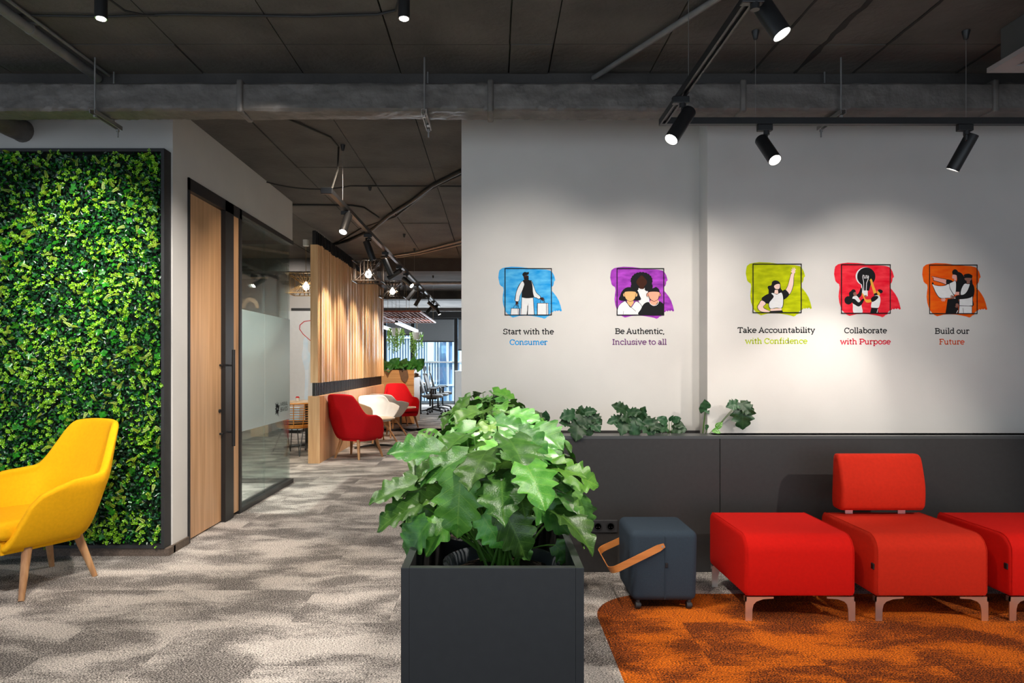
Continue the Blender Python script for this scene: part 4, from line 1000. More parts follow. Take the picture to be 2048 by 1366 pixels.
smooth_('pipe_wrap', MB().lathe([(.070, .02), (.078, .05), (.074, .15), (.08, .22), (.074, .30), (.079, .40), (.076, .50), (.08, .545)], 20), M['duct'], sp_).rotation_euler = (-PI/2, 0, 0)
def sag(a, b, s, n=12): 
    a, b = Vector(a), Vector(b); return [a.lerp(b, i/n)+Vector((0, 0, -s*4*(i/n)*(1-i/n))) for i in range(n+1)]
z_ = CEIL-.008
run('ceiling_cable', 'black cable along the ceiling linking the two downlights', 'cable', [(-4.0, 3.52, z_)]+[(-3.4+i*.35, 3.53+.012*math.sin(i*2.1), z_) for i in range(0, 9)]+[(-.50, 3.48, z_), (-.46, 3.34, z_)], .007, M['cable'])
run('ceiling_cable', 'short looped black cable beside the left downlight', 'cable', [(-1.88, 3.32, 3.10), (-1.84, 3.40, 3.08), (-1.80, 3.50, 3.11), (-1.74, 3.53, z_)], .006, M['cable'])
run('ceiling_cable', 'cable running over the ceiling to the nearest corridor track mount', 'cable', [(-1.62, 4.5, z_), (-1.55, 4.95, z_), (-1.30, 5.42, z_), (-1.275, 5.60, z_-.02), (-1.27, 5.55, 2.9), (-1.275, 5.35, 2.68)], .008, M['cable'])
run('ceiling_cable', 'thin sagging cable crossing the corridor ceiling near the partition top', 'cable', sag((-2.25, 6.75, CEIL-.01), (-1.45, 6.90, CEIL-.01), .05)+[(-.25, 6.92, CEIL-.008)], .007, M['cable'])
run('ceiling_cable', 'double cable crossing the corridor ceiling just past the partition corner', 'cable', [(-2.6, 7.72, z_), (-1.62, 7.75, z_), (-1.50, 7.85, z_), (-1.42, 8.4, z_)], .011, M['cable'])
run('ceiling_cable', 'thick cable bundle running diagonally over the corridor ceiling', 'cable', [(-.22, 6.20, z_-.01), (-.62, 6.85, z_-.01), (-.9, 7.5, z_-.012), (-1.25, 8.2, z_-.01), (-1.62, 9.1, z_-.01), (-2.1, 9.9, z_-.012), (-2.9, 10.8, z_-.01)], .022, M['cable'], 10)
run('ceiling_cable', 'second cable of the bundle, swinging beside the thick one on the corridor ceiling', 'cable', [(-.22, 6.35, z_), (-.66, 7.05, z_), (-.97, 7.8, z_), (-1.20, 8.35, z_), (-1.75, 9.05, z_), (-2.3, 10.1, z_), (-2.9, 11.1, z_)], .011, M['cable'])
run('ceiling_conduit', 'pale conduit slanting over the far corridor ceiling in front of the beam', 'conduit', [(-.22, 9.6, z_-.01), (-1.2, 10.9, z_-.01), (-1.9, 11.5, z_-.01)], .018, M['steel'])
run('ceiling_conduit', 'second pale conduit slanting over the far corridor ceiling', 'conduit', [(-.22, 9.9, z_-.01), (-1.2, 11.1, z_-.01), (-1.8, 11.6, z_-.01)], .012, M['steel'])
run('ceiling_pipe', 'long pipe crossing the ceiling between the two far beams', 'pipe', [(-9, 14.2, 2.98), (-.22, 14.0, 2.98)], .035, M['steel'], 10)
run('ceiling_pipe', 'dark pipe crossing the ceiling over the desks', 'pipe', [(-9, 18.6, 2.80), (-.22, 18.6, 2.80)], .05, M['pipe'], 10)

# air conditioning cassette
ac = thing('air_conditioner', 'ceiling air conditioning unit at the upper right corner', 'air conditioner', (2.70, 2.79, 0))
link('housing', MB().box(.04, .91, .05, .90, 2.935, CEIL), M['acb'], ac)
fr_ = MB(); 
for (a, b, c, d) in ((0, .95, .86, .95), (0, .95, 0, .09), (0, .09, .09, .86), (.86, .95, .09, .86)): fr_.box(a, b, c, d, 2.915, 2.94)
link('face_frame', fr_, M['acp'], ac)
link('vane', MB().box(.11, .84, .80, .845, 2.918, 2.926).box(.11, .155, .11, .80, 2.918, 2.926), M['acp'], ac)
link('grille', MB().box(.20, .75, .20, .75, 2.915, 2.922), M['acp'], ac)
link('void', MB().box(.09, .86, .09, .86, 2.928, 2.934), M['black'], ac)

# downlights
for nm, px in (('black cylinder downlight on the ceiling at the upper left', 202), ('black cylinder downlight on the ceiling left of the top middle', 808)):
    d_ = thing('downlight', nm, 'lamp', (X_(px, 3.31), 3.31, 2.995), 0, 'ceiling downlights')
    smooth_('housing', MB().lathe([(.029, CEIL-2.995), (.029, 0), (.026, 0), (.026, .012)], 28), M['black'], d_, 40)
    hs_ = smooth_('trim_ring', MB().lathe([(.0275, -.001), (.0275, .003)], 24), M['lensin'], d_)
    smooth_('lens', MB().cyl((0, 0, -.003), (0, 0, .002), .0215, n=20), M['lens'], hs_)
    spot_light((X_(px, 3.31), 3.31, 2.985), (X_(px, 3.31), 3.31, 0), 55, 75, .7, WARM, .02)

# ------------------------------------------------------------------ lamp tracks and spots
def spot(label, top, dirv, adapter=None, energy=60, cone=36, on=True, group='track spotlights', color=NEUT, length=.20, r=.034, lum=True):
    top = Vector(top); dv = Vector(dirv).normalized()
    t = thing('track_spotlight', label, 'lamp', top, 0, group)
    a = Vector(adapter)-top if adapter is not None else Vector((0, 0, .10))
    link('track_adapter', MB().rbox(a.x-.05, a.x+.03, a.y-.016, a.y+.016, a.z-.035, a.z, .004, 2).cyl((a.x, a.y, a.z-.055), (a.x, a.y, a.z-.03), .016, n=14), M['black'], t)
    piv = dv*(length*.30)
    smooth_('stem', MB().tube([(a.x, a.y, a.z-.05), (a.x, a.y, piv.z+.02), (piv.x, piv.y, piv.z)], .0075, 8), M['black'], t)
    q = dv.to_track_quat('Z', 'Y').to_matrix().to_4x4()
    hb = MB().lathe([(r*.94, 0), (r, .004), (r, length), (r-.003, length), (r-.003, length-.006)], 28)
    hb.v = [tuple(q @ Vector(p)) for p in hb.v]; lbod = smooth_('lamp_body', hb, M['black'], t, 40)
    lb = MB().lathe([(r-.004, length-.009), (r-.004, length-.004)], 28); lb.v = [tuple(q @ Vector(p)) for p in lb.v]
    smooth_('lens', lb, M['lens'] if on else M['lensin'], lbod)
    if energy: spot_light(top+dv*(length+.012), top+dv*2, energy, cone, .6, color, .02)
    return t
TZ = 2.62
tr = thing('lamp_track', 'black suspended corner track over the seats with two arms', 'track', (.90, 3.71, TZ))
link('rail', MB().box(0, 3.6, -.0175, .0175, 0, .035), M['black'], tr)
link('rail', MB().box(0, .009, -3.2, -.0176, 0, .035).box(.026, .035, -3.2, -.0176, 0, .035).box(.009, .026, -3.2, -.0176, .012, .035), M['black'], tr)
def mount(par, x, y, zt, nm='suspension', base=Vector((0,0,0))):
    o = smooth_('ceiling_cup', MB().lathe([(.021, CEIL-base.z), (.011, CEIL-base.z-.045), (.006, CEIL-base.z-.05)], 16, (x, y, 0)), M['black'], par, 50)
    smooth_('wire', MB().cyl((x, y, zt), (x, y, CEIL-base.z-.04), .0014, n=5), M['steel'], par)
B_ = Vector((.90, 3.71, TZ))
mount(tr, X_(1511, 3.71)-.90, 0, .035, base=B_); mount(tr, X_(1932, 3.71)-.90, 0, .035, base=B_); mount(tr, .0175, -.49, .035, base=B_)
spot('black track spotlight at the top edge, largest and nearest, pointing down right', at(1508, -14, 2.48), (.40, -.25, -.87), (.9175, 2.40, TZ), 90, 40, color=NEUT)
spot('black track spotlight below the corner of the track, pointing down left', at(1379, 222, 3.30), (-.52, -.30, -.79), (.9175, 3.32, TZ), 150, 50)
spot('black track spotlight with a bright lens, second from the corner, pointing right', at(1522, 279, 3.73), (.12, -.62, -.74), (X_(1533, 3.71), 3.71, TZ), 60, 40)
spot('black track spotlight at the right with its lens hidden, turned to the wall', at(1945, 268, 3.72), (-.30, .34, -.85), (X_(1933, 3.71), 3.71, TZ), 60, 50)

t2 = thing('lamp_track', 'long black suspended track running down the corridor', 'track', (-1.25, 5.22, TZ))
link('rail', MB().box(-.0175, .0175, 0, 10.4, 0, .035), M['black'], t2)
link('feed_box', MB().rbox(-.07, .02, -.03, .0, -.005, .045, .004, 1), M['black'], t2)
B2_ = Vector((-1.25, 5.22, TZ))
for yy in (5.64, 9.5, 10.7, 14.0): mount(t2, 0, yy-5.22, .035, base=B2_)
cs = [(5.78, (697, 430), (-.12, -.55, -.85), 'with a bright lens, nearest of the corridor track', True),
      (6.80, (732, 482), (.28, .1, -.8), 'second along the corridor track, pointing down right', False),
      (7.90, (768, 518), (.35, .2, -.85), 'third along the corridor track, pointing down right', False),
      (9.05, (801, 541), (-.75, .25, -.42), 'fourth along the corridor track, tilted left towards the slatted screen', True),
      (9.75, (807, 557), (.62, -.45, -.55), 'fifth along the corridor track with a warm glowing lens', True),
      (11.1, (830, 580), (-.5, .2, -.6), 'sixth along the corridor track, tilted left', True),
      (12.0, (842, 592), (-.45, .1, -.7), 'seventh along the corridor track', True),
      (13.0, (856, 604), (.7, .1, -.6), 'eighth along the corridor track, pointing right', False),
      (14.1, (866, 611), (-.6, 0, -.7), 'ninth along the corridor track, tilted left', True),
      (15.0, (871, 613), (.4, -.1, -.8), 'last along the corridor track, farthest from the viewer', False)]
for (d, p, dv, nm, lit) in cs:
    spot('black track spotlight '+nm, at(p[0], p[1], d), dv, (-1.25, d+.02, TZ), 95 if lit else 25, 50, lit or d > 9, 'corridor track spotlights', WARM)
# mount cup standing alone on the corridor ceiling
tag(smooth_('ceiling_cup', MB().lathe([(.021, 0), (.011, -.045), (.006, -.05)], 16, at(740, 372, 6.92)*1.0), M['black']), 'lone small black cup mount on the corridor ceiling', 'mount').location = (0, 0, 0)
jb = thing('junction_box', 'dark junction box on the corridor ceiling near the second spotlight', 'box', at(733, 436, 8.9))
link('box_body', MB().rbox(-.09, .09, -.06, .06, 0, .06, .01, 2), M['pipe'], jb); link('cable_gland', MB().cyl((-.11, 0, .03), (-.09, 0, .03), .012, n=8), M['black'], jb)
# added spots without fixtures, washing the slats; those below brighten chairs, cafe and desks
for (yy, e_) in ((9.3, 40), (10.2, 55), (11.2, 60), (12.3, 60), (13.4, 60)):
    spot_light((-1.75, yy, 2.75), (-2.36, yy+.15, 1.5), e_*2.0, 66, .8, WARM, .02)
spot_light((-1.75, 9.2, 2.95), (-1.95, 9.9, .5), 110, 55, .7, NEUT, .02)
spot_light((-1.2, 13.2, 2.9), (-1.9, 13.9, .5), 120, 55, .7, WARM, .02)
spot_light((-1.3, 10.8, 2.9), (-1.9, 11.6, .5), 150, 60, .7, NEUT, .02)
spot_light((-1.6, 13.0, 2.9), (-2.05, 15.0, .85), 230, 34, .8, WARM, .02)  # added to brighten the underlit planter cabinet
spot_light((-3.4, 10.6, 2.95), (-3.4, 13.4, 1.3), 260, 80, .8, NEUT, .03)
spot_light((-4.6, 9.6, 2.95), (-4.9, 12.6, .3), 200, 90, .8, NEUT, .03)
spot_light((-3.1, 9.3, 2.95), (-3.0, 9.9, 0), 130, 90, .8, WARM, .03)
spot_light((-1.6, 17.5, 2.85), (-1.6, 17.7, 0), 120, 120, .8, COOL, .05)

# wire pendants
def pendant(label, c, m, sz=.26, bright=True):
    t = thing('pendant_lamp', label, 'lamp', c, 0, 'wire pendant lamps')
    n = 26; top, bot, hub = [], [], []
    def sq(a, r):
        return Vector((r*math.cos(a), r*math.sin(a), 0))/max(abs(math.cos(a)), abs(math.sin(a)), .72)
    mb = MB()
    for k in range(n):
        a = 2*PI*k/n; p = sq(a, sz); q = sq(a, .05)
        mb.tube([(q.x, q.y, .03), (p.x, p.y, .16), (p.x, p.y, -.12), (q.x*1.6, q.y*1.6, .0)], .0052, 4)
    smooth_('wire_cage', mb, m, t)
    for z in (.16, -.12): smooth_('rim', MB().tube([tuple(sq(2*PI*k/32, sz)+Vector((0, 0, z))) for k in range(33)], .007, 5), m, t)
    smooth_('bulb', MB().lathe([(.012, .06), (.02, .04), (.045, .0), (.048, -.02), (.035, -.05), (.008, -.062)], 16), M['lens'], t)
    smooth_('cord', MB().cyl((0, 0, .05), (0, 0, CEIL-c[2]-.05), .003, n=6), M['wire'], t)
    smooth_('ceiling_rose', MB().cyl((0, 0, CEIL-c[2]-.09), (0, 0, CEIL-c[2]), .045, n=16), M['white'] if m is M['wire'] else M['black'], t)
    return t
pendant('brass wire pendant lamp left of the slatted screen', at(612, 572, 9.95), M['wire'], .235)
pendant('dark wire pendant lamp with a star-bright bulb over the top of the slatted screen', at(737, 547, 9.6), M['bronze'], .20)
pendant('smaller dark wire pendant lamp at the far end of the slatted screen', at(785, 582, 12.4), M['bronze'], .22)
for (px, py, d) in ((737, 547, 9.6), (785, 582, 12.4), (612, 572, 9.95)):
    o = spot_light(at(px, py+10, d), at(px, py+200, d), 30, 150, .5, WARM, .04)

# ------------------------------------------------------------------ rattan chair and cafe corner
rc = thing('rattan_chair', 'orange rattan armchair on thin black wire legs left of the slatted screen', 'chair', (-2.92, 10.0, 0), R(160))
mb = MB(); hoops = 9
def rp(a, z):
    r = .23+.06*(z-.42)/.36; return (r*1.12*math.cos(a), r*math.sin(a)*1.0, z)
for k in range(hoops):
    z = .44+.035*k; mb.tube([rp(R(a), z) for a in range(-40 if k < 5 else -25, 221 if k < 5 else 206, 12)], .006, 5)
smooth_('woven_hoops', mb, M['rattan'], rc)
mb = MB()
for a in range(-30, 211, 30): mb.tube([rp(R(a), z) for z in (.40, .5, .6, .7, .745)], .007, 5)
smooth_('rib', mb, M['rattan'], rc)
smooth_('rim', MB().tube([rp(R(a), .75-.05*(1 if a < -20 or a > 200 else 0)) for a in range(-44, 226, 9)], .013, 6), M['rattan'], rc)
smooth_('seat', MB().lathe([(.20, .385), (.235, .40), (.235, .43), (.20, .445)], 24), M['rattan'], rc)
smooth_('seat_cushion', MB().lathe([(.20, .446), (.215, .46), (.20, .485), (.05, .49)], 24), M['black'], rc)
for (sx_, sy) in ((-1,-1),(1,-1),(1,1),(-1,1)):
    smooth_('leg', MB().tube([(sx_*.12, sy*.10, .39), (sx_*.24, sy*.22, 0)], .007, 6).tube([(sx_*.18, sy*.04, .39), (sx_*.24, sy*.22, 0)], .007, 6), M['black'], rc)
ct = thing('cafe_table', 'cafe table with a black star foot half hidden behind the slatted screen', 'table', (-2.95, 10.75, 0))
smooth_('tabletop', MB().lathe([(.33, .715), (.34, .72), (.34, .735), (.33, .74)], 32), M['tabletop'], ct)
smooth_('pole', MB().cyl((0,0,.03), (0,0,.715), .025, n=12), M['black'], ct)
for k in range(4):
    a = R(12+90*k); smooth_('foot', MB().tube([(0, 0, .06), (.35*math.cos(a), .35*math.sin(a), .015)], .024, 8, taper=.5), M['black'], ct)
bo = thing('small_pot', 'tiny red-topped pot on the cafe table', 'pot', (-3.08, 10.7, .741))
smooth_('pot_body', MB().lathe([(.03, 0), (.035, .05)], 14), M['white'], bo); smooth_('pot_top', MB().lathe([(.033, .05), (.02, .07)], 14), M['red'], bo)
art = thing('wall_banner', 'pale wall banner with a blurred blue-white figure and a thin red line', 'banner', (at(603, 728, 13.58).x, 13.58, 0))
link('banner_sheet', MB().box(-.75, .6, 0, .01, .35, 2.38), M['whitep'], art)
link('top_bar', MB().box(-.2, .6, -.02, .02, 2.38, 2.43), M['black'], art)
M['bluew'] = pm('print_pale_blue', (.55, .75, .88), .6, col2=(.85, .9, .95), scale=3)
def banner_pt(px, py): p = at(px, py, 13.575); return (p.x-art.location.x, -.006, p.z)
mb = MB(); pts = smoothpoly([(607, 680), (612, 674), (616, 684), (616, 700), (622, 712), (618, 730), (617, 760), (615, 800), (609, 800), (610, 745), (604, 715), (606, 695)])
mb.add([banner_pt(*p) for p in pts], [tuple(range(len(pts)))]); link('printed_figure', mb, M['bluew'], art, fix=False)
mb = MB(); ribbon(mb, [(622, 641), (608, 643), (600, 650), (599, 658), (606, 668), (624, 684)], 1.3, lambda a, b, c: banner_pt(a, b), 0); link('printed_red_line', mb, M['red'], art, fix=False)
ar = thing('wall_sign', 'small arched pinkish sign hanging behind the top of the glass partition', 'sign', (at(501, 605, 12.0).x, 12.0, at(501, 605, 12).z))
mb = MB()
mb.prism([(.15*math.cos(R(a)), .19*math.sin(R(a))-.10) for a in range(0, 181, 10)]+[(.09*math.cos(R(a)), .115*math.sin(R(a))-.10) for a in range(180, -1, -10)], -.01, .01, axis='y')
link('arch', mb, pm('salmon_felt', S((196, 150, 120)), .8), ar)
link('dark_board', MB().box(-.55, .45, .02, .04, -.9, .42), M['blackm'], ar)
# added low block whose blue fronts stand in for bright low windows
lwz = thing('low_window_block', 'pale blue-grey low block standing in for bright low windows, seen through the bottom of the glass partition', 'cabinet', (-5.6, 13.0, 0))
link('carcass', MB().box(-1.6, 1.9, 0, .5, .06, .5), M['whitep'], lwz); link('plinth', MB().box(-1.6, 1.9, .03, .5, 0, .06), M['black'], lwz)
for k in range(7): link('door', MB().box(-1.59+.5*k, -1.59+.5*k+.49, -.02, 0, .07, .49), pm('window_blue_front', (.32, .42, .48), .4), lwz)

# ------------------------------------------------------------------ planter cabinet at the end of the screen
pc = thing('planter_cabinet', 'light oak planter cabinet with two drawer fronts at the end of the slatted screen', 'cabinet', (-2.1, 15.0, 0))
cx0, cx1 = -.45, X_(828, 15.0)+2.1
link('front_panel', MB().box(cx0, cx1-.0, 0, .02, .86, 1.19), M['ply'], pc); link('front_panel', MB().box(cx0, cx1, 0, .02, .50, .854), M['ply'], pc); link('front_panel', MB().box(cx0, cx1, 0, .02, .02, .494), M['ply'], pc)
link('carcass', MB().box(cx0, cx0+.02, .02, 1.2, 0, 1.19).box(cx1-.02, cx1, .02, 1.2, 0, 1.19).box(cx0, cx1, 1.18, 1.2, 0, 1.19).box(cx0, cx1, .02, 1.18, 1.02, 1.04), M['ply'], pc)

# leaves -----------------------------------------------------------
def leaf_mesh(kind, seed):
    rnd = random.Random(seed); mb = MB(); nt_, nx_ = (22 if kind == 'lobed' else 12), 5
    V = {}
    droop = rnd.uniform(.25, .7); fold = rnd.uniform(.15, .5); wob = rnd.uniform(0, 6)
    lobes = 5
    for i in range(nt_+1):
        t = i/nt_
        if kind == 'lobed': w_ = .44*(math.sin(PI*min(1, (t*.93+.07))**.72)**.75)
        elif kind == 'oval': w_ = .36*math.sin(PI*(t*.97+.03)**.85)**.7
        elif kind == 'heart': w_ = .46*math.sin(PI*(t*.9+.1)**.7)**.8
        else: w_ = .20*math.sin(PI*(t*.97+.03)**.8)**.8
        for j in range(-nx_, nx_+1):
            s = j/nx_; a = abs(s); x = w_*s; y = t
            if kind == 'lobed':
                ph = (t*4.2+.15) % 1.0; cut = (1-abs(2*ph-1))**.7     # 1 at lobe tip
                dep = .58*(1-t*.6)*(.55+.45*min(1, t*6))
                x = w_*s*(1-dep*(1-cut)**1.3*a**1.7)
                y = t+.12*a*a*cut*(1-t)+.05*a*a*(1-t)
                y -= .20*a**1.5*max(0, (.22-t))/.22
            if kind in ('heart',): y -= .18*a**1.5*max(0, (.25-t))/.25
            z = fold*abs(x)*.9-droop*(t**2)*.55-(.35*x*x)+.035*math.sin(t*17+s*3+wob)*a
            yy_ = y*(1-.12*droop*t)
            V[(i, j)] = len(mb.v); mb.v.append((x, yy_, z))
    holes = kind == 'oval' and seed % 2 == 0
    for i in range(nt_):
        for j in range(-nx_, nx_):
            if holes and i in (3, 5, 7, 9) and (j in (-3, -2) or j in (1, 2)): continue
            mb.f.append((V[(i, j)], V[(i, j+1)], V[(i+1, j+1)], V[(i+1, j)])); mb.m.append(0)
    me = bpy.data.meshes.new('leaf'); me.from_pydata(mb.v, [], mb.f); me.polygons.foreach_set('use_smooth', [True]*len(me.polygons)); return me
def bankof(kind, m, seeds):
    out = []
    for s in seeds:
        me = leaf_mesh(kind, s); me.materials.append(M[m]); out.append(me)
    return out
BK = {'lobed': bankof('lobed', 'leaf', range(1, 7)), 'lobedy': bankof('lobed', 'leaf2', (11, 12, 13)), 'oval': bankof('oval', 'leaf2', (2, 4)), 'dl': bankof('lobed', 'leafd', (21, 22, 23)),
      'do': bankof('heart', 'leafd', (31, 33)), 'dx': bankof('blade', 'leafd', (41, 42, 43)), 'ovald': bankof('oval', 'leafd', (3, 5)), 'cx': bankof('blade', 'leafc', (51, 52)), 'co': bankof('heart', 'leafc', (53, 54))}
MI = None
def add_leaf(par, base, pos, fwd, up, size, bank, rnd, stemr=.0032, stem_from=None, smat=None, yaw=0):
    """base: where the stalk starts, pos: where the blade starts, fwd: blade direction (local to par)"""
    me = rnd.choice(BK[bank]); o = bpy.data.objects.new('leaf', me); C.objects.link(o); o.parent = par
    f = Vector(fwd).normalized(); u = Vector(up); u = (u-f*u.dot(f)).normalized(); r = f.cross(u)
    o.matrix_local = Matrix.Translation(Vector(pos)) @ Matrix(((r.x, f.x, u.x), (r.y, f.y, u.y), (r.z, f.z, u.z))).to_4x4() @ Matrix.Diagonal((size*rnd.uniform(.9, 1.1), size, size, 1))
    if base is not None:
        b, p = Vector(base), Vector(pos); mid = b.lerp(p, .55)+Vector((0, 0, .22*(p-b).length*.5)); 
        pts = [b*(1-t)**2+mid*2*t*(1-t)+p*t*t for t in (0, .2, .4, .6, .8, 1)]
        smooth_('stem', MB().tube(pts, stemr, 6, taper=.6), smat or M['stem'], par)
    return o

# philodendrons in the long box
plants = [(.02, 1.80), (-.02, 2.13), (.03, 2.50), (-.02, 2.90), (.03, 3.32), (-.02, 3.75), (.02, 4.18), (-.04, 4.46)]
where = ['at the front of the planter box', 'second from the front in the planter box', 'third from the front in the planter box', 'fourth from the front in the planter box',
         'fourth from the back in the planter box', 'third from the back in the planter box', 'second from the back in the planter box', 'at the back of the planter box by the wall corner']
for k, (px, py) in enumerate(plants):
    rnd = random.Random(100+k)
    t = thing('philodendron', 'leafy green philodendron '+where[k], 'plant', (px, py, .50), 0, 'philodendrons in the planter box')
    nL = 26 if k < 2 else (24 if k < 4 else 22)
    for i in range(nL):
        ph = i*2.39996+rnd.uniform(-.3, .3)
        rr = math.sqrt((i+.5)/nL)
        r = rr*(.235 if k < 1 else .285)*rnd.uniform(.8, 1.1)
        zz = .49+.09*(1-rr**2)+rnd.uniform(-.05, .06)
        dx, dy = math.cos(ph), math.sin(ph)*.95
        if i > nL*.65: zz -= rnd.uniform(.0, .10)*(0.3 if (k == 0 and dy < -.2) else 1)
        if k == 0 and dy < -.4 and abs(dx) < .7 and rr > .6: zz += .05
        pos = (dx*r*.85, dy*r*.7, zz)
        base = (dx*.035+rnd.uniform(-.02, .02), dy*.05, .30)
        pit = -rnd.uniform(-.15, .45)-.55*rr**2
        f = Vector((dx, dy, pit))
        up = Vector((dx*.45*rr+rnd.uniform(-.4, .4), dy*.45*rr-.25+rnd.uniform(-.35, .35), 1))
        add_leaf(t, base, pos, f, up, rnd.uniform(.115, .175)*(1.0 if k < 4 else .95), 'lobed' if rnd.random() < .74 else 'lobedy', rnd, .0038)
    if k == 0:
        for (lx, ly, ld, ddx, ddy, dd, sz_, bk2, up2) in (
            (922, 948, 1.66, -8, 95, -.02, .165, 'lobedy', (-.05, -1, .55)), (835, 968, 1.80, -85, 18, -.02, .14, 'lobed', (-.3, -.5, 1)), (838, 1008, 1.75, -90, 30, -.03, .13, 'lobed', (-.5, -.6, .8)),
            (858, 1045, 1.70, -55, 62, -.02, .115, 'lobed', (-.5, -.8, .5)), (1005, 1015, 1.66, 50, 85, -.02, .145, 'lobed', (.3, -1, .4)), (965, 1030, 1.66, 42, 70, -.02, .10, 'lobedy', (-.3, -1, .4)),
            (1060, 985, 1.72, 70, 60, -.02, .15, 'lobed', (.4, -1, .6)), (1090, 1000, 1.80, 78, 30, -.02, .13, 'lobedy', (.2, -.8, .8)), (990, 940, 1.72, 75, 35, -.02, .16, 'lobedy', (.1, -1, .9)), (880, 905, 1.9, -70, -10, -.02, .15, 'lobed', (-.2, -.8, .9)), (1030, 1075, 1.68, 34, 40, -.02, .07, 'lobed', (.3, -1, .3))):
            p = at(lx, ly, ld)-t.location; q = at(lx+ddx, ly+ddy, ld)-at(lx, ly, ld)
            add_leaf(t, (p.x*.15, .0, .30), p, (q.x, dd, q.z), up2, sz_, bk2, rnd, .0036)
        for q_ in range(16):       # bare stalks standing in the front pot
            a_ = rnd.uniform(0, 2*PI); b_ = Vector((rnd.uniform(-.045, .045), rnd.uniform(-.05, .03), .29)); e2_ = b_+Vector((math.cos(a_)*.09, math.sin(a_)*.05, rnd.uniform(.17, .24)))
            smooth_('stem', MB().tube([b_, b_.lerp(e2_, .5)+Vector((0, 0, .02)), e2_], .0042, 6, taper=.6), M['stem'], t)
    # the root ball stands in a grey nursery pot
    pt = thing('nursery_pot', 'round grey nursery pot '+where[k].replace('the planter box', 'the box'), 'pot', (px, py, .50), 0, 'nursery pots in the planter box')
    pw_ = smooth_('pot_wall', MB().lathe([(.115, 0), (.145, .27), (.155, .285), (.155, .302), (.147, .306), (.140, .298), (.135, .27), (.11, .01)], 28), M['pot'], pt, 50)
    so_ = MB().lathe([(.134, .27), (.10, .285), (.04, .292), (.01, .29)], 24)
    so_.v = [(v[0], v[1], v[2]+.012*mnoise.noise(Vector((v[0]*40, v[1]*40, k)))) for v in so_.v]; smooth_('soil', so_, M['soil'], pw_)
# extra young stalks standing proud of the mass
ex = thing('young_philodendron', 'pale young plant with slit oval leaves rising at the left edge of the planter box', 'plant', (-.12, 2.35, .50))
rnd = random.Random(5)
def px_leaf(t, px, py, d, dirp, size, bank, base, up=(0, -.6, .8), stemr=.0028, smat=None):
    o = t.location; p = at(px, py, d)-o; q = at(px+dirp[0], py+dirp[1], d)-at(px, py, d); q = Vector((q.x, dirp[2] if len(dirp) > 2 else -.05, q.z))
    return add_leaf(t, Vector(base), p, q, up, size, bank, rnd, stemr, smat=smat)
px_leaf(ex, 884, 890, 2.30, (-30, -22, -.02), .095, 'oval', (.0, 0, .30), (.2, -1, .5))
px_leaf(ex, 905, 925, 2.25, (25, -4), .08, 'oval', (.02, 0, .30), (0, -1, .6))
ey = thing('young_philodendron', 'single bright ribbed leaf on a long stalk leaning right over the planter box', 'plant', (.12, 1.95, .50)); 
px_leaf(ey, 1128, 948, 1.95, (60, 12, -.0), .115, 'lobedy', (-.03, 0, .3), (-.2, -.9, .8))
px_leaf(ey, 1160, 1000, 1.92, (30, 70, -.01), .11, 'lobed', (-.03, 0, .3), (.8, -.7, .4))
px_leaf(ey, 1110, 1090, 1.75, (45, 38, -.01), .07, 'lobed', (-.06, -.1, .3), (-.2, -.9, .5))

# plants in the trough of the wall planter
def troughplant(name, label, px, leaves, d=4.60, sd=1, ld=4.53):
    global rnd
    rnd = random.Random(sd)
    t = thing(name, label, 'plant', (X_(px, d), d, .722))
    for (lx, ly, dx, dy, size, bank, up) in leaves:
        px_leaf(t, lx, ly, ld, (dx, dy, -.05), size*.95, bank, (0, 0, .0), up, .0028, M['stem'])
    smooth_('root_ball', MB().lathe([(.06, -.002), (.055, .03), (.02, .05)], 14), M['soil'], t)
    return t
F_ = (0, -1, .35)
troughplant('trough_plant', 'small plant with one round dark leaf at the left end of the wall trough', 1088, [(1089, 841, 2, -20, .085, 'do', F_)], sd=2)
troughplant('trough_plant', 'ivy-like dark clump trailing over the wall trough under the blue print', 1155, [(1150, 828, -26, 4, .12, 'dl', F_), (1140, 845, -20, -2, .09, 'dl', F_), (1158, 832, 4, -22, .08, 'dl', F_), (1165, 826, 28, -8, .10, 'dl', F_), (1158, 838, -6, 30, .16, 'dl', F_), (1170, 835, 8, 28, .14, 'dl', F_), (1178, 838, 18, 20, .12, 'dl', F_), (1165, 826, 8, 30, .13, 'do', F_), (1182, 830, 24, 18, .10, 'dl', F_)], sd=3, ld=4.36)
troughplant('trough_plant', 'tall dark ragged-leaved clump in the wall trough under the purple print', 1265, [(1252, 822, -28, -14, .12, 'dl', F_), (1240, 838, -26, 4, .10, 'dl', F_), (1255, 826, 22, -4, .10, 'dl', F_), (1250, 834, -8, 26, .14, 'dl', F_), (1270, 832, -2, 30, .15, 'dl', F_), (1276, 838, 8, -20, .11, 'dl', F_), (1280, 838, 20, 22, .15, 'dl', F_), (1290, 842, 26, 12, .12, 'dl', F_), (1262, 838, -14, -4, .10, 'dl', F_)], sd=4, ld=4.42)
troughplant('trough_plant', 'low sprig with narrow slit leaves in the wall trough left of the round-leaved stalk', 1340, [(1334, 846, -22, -14, .09, 'ovald', F_), (1338, 842, 8, -16, .06, 'dx', F_), (1344, 842, 16, -8, .07, 'ovald', F_), (1348, 846, 18, 6, .08, 'ovald', F_), (1334, 856, -24, -2, .10, 'dl', F_), (1345, 858, 22, -3, .10, 'dl', F_), (1322, 856, -20, 4, .08, 'dl', F_)], sd=5)
troughplant('trough_plant', 'tall stalk with one oval leaf in the wall trough near the wall step', 1402, [(1410, 822, -4, -24, .095, 'do', (0, -1, .2)), (1412, 820, 6, 10, .04, 'do', F_)], sd=6)
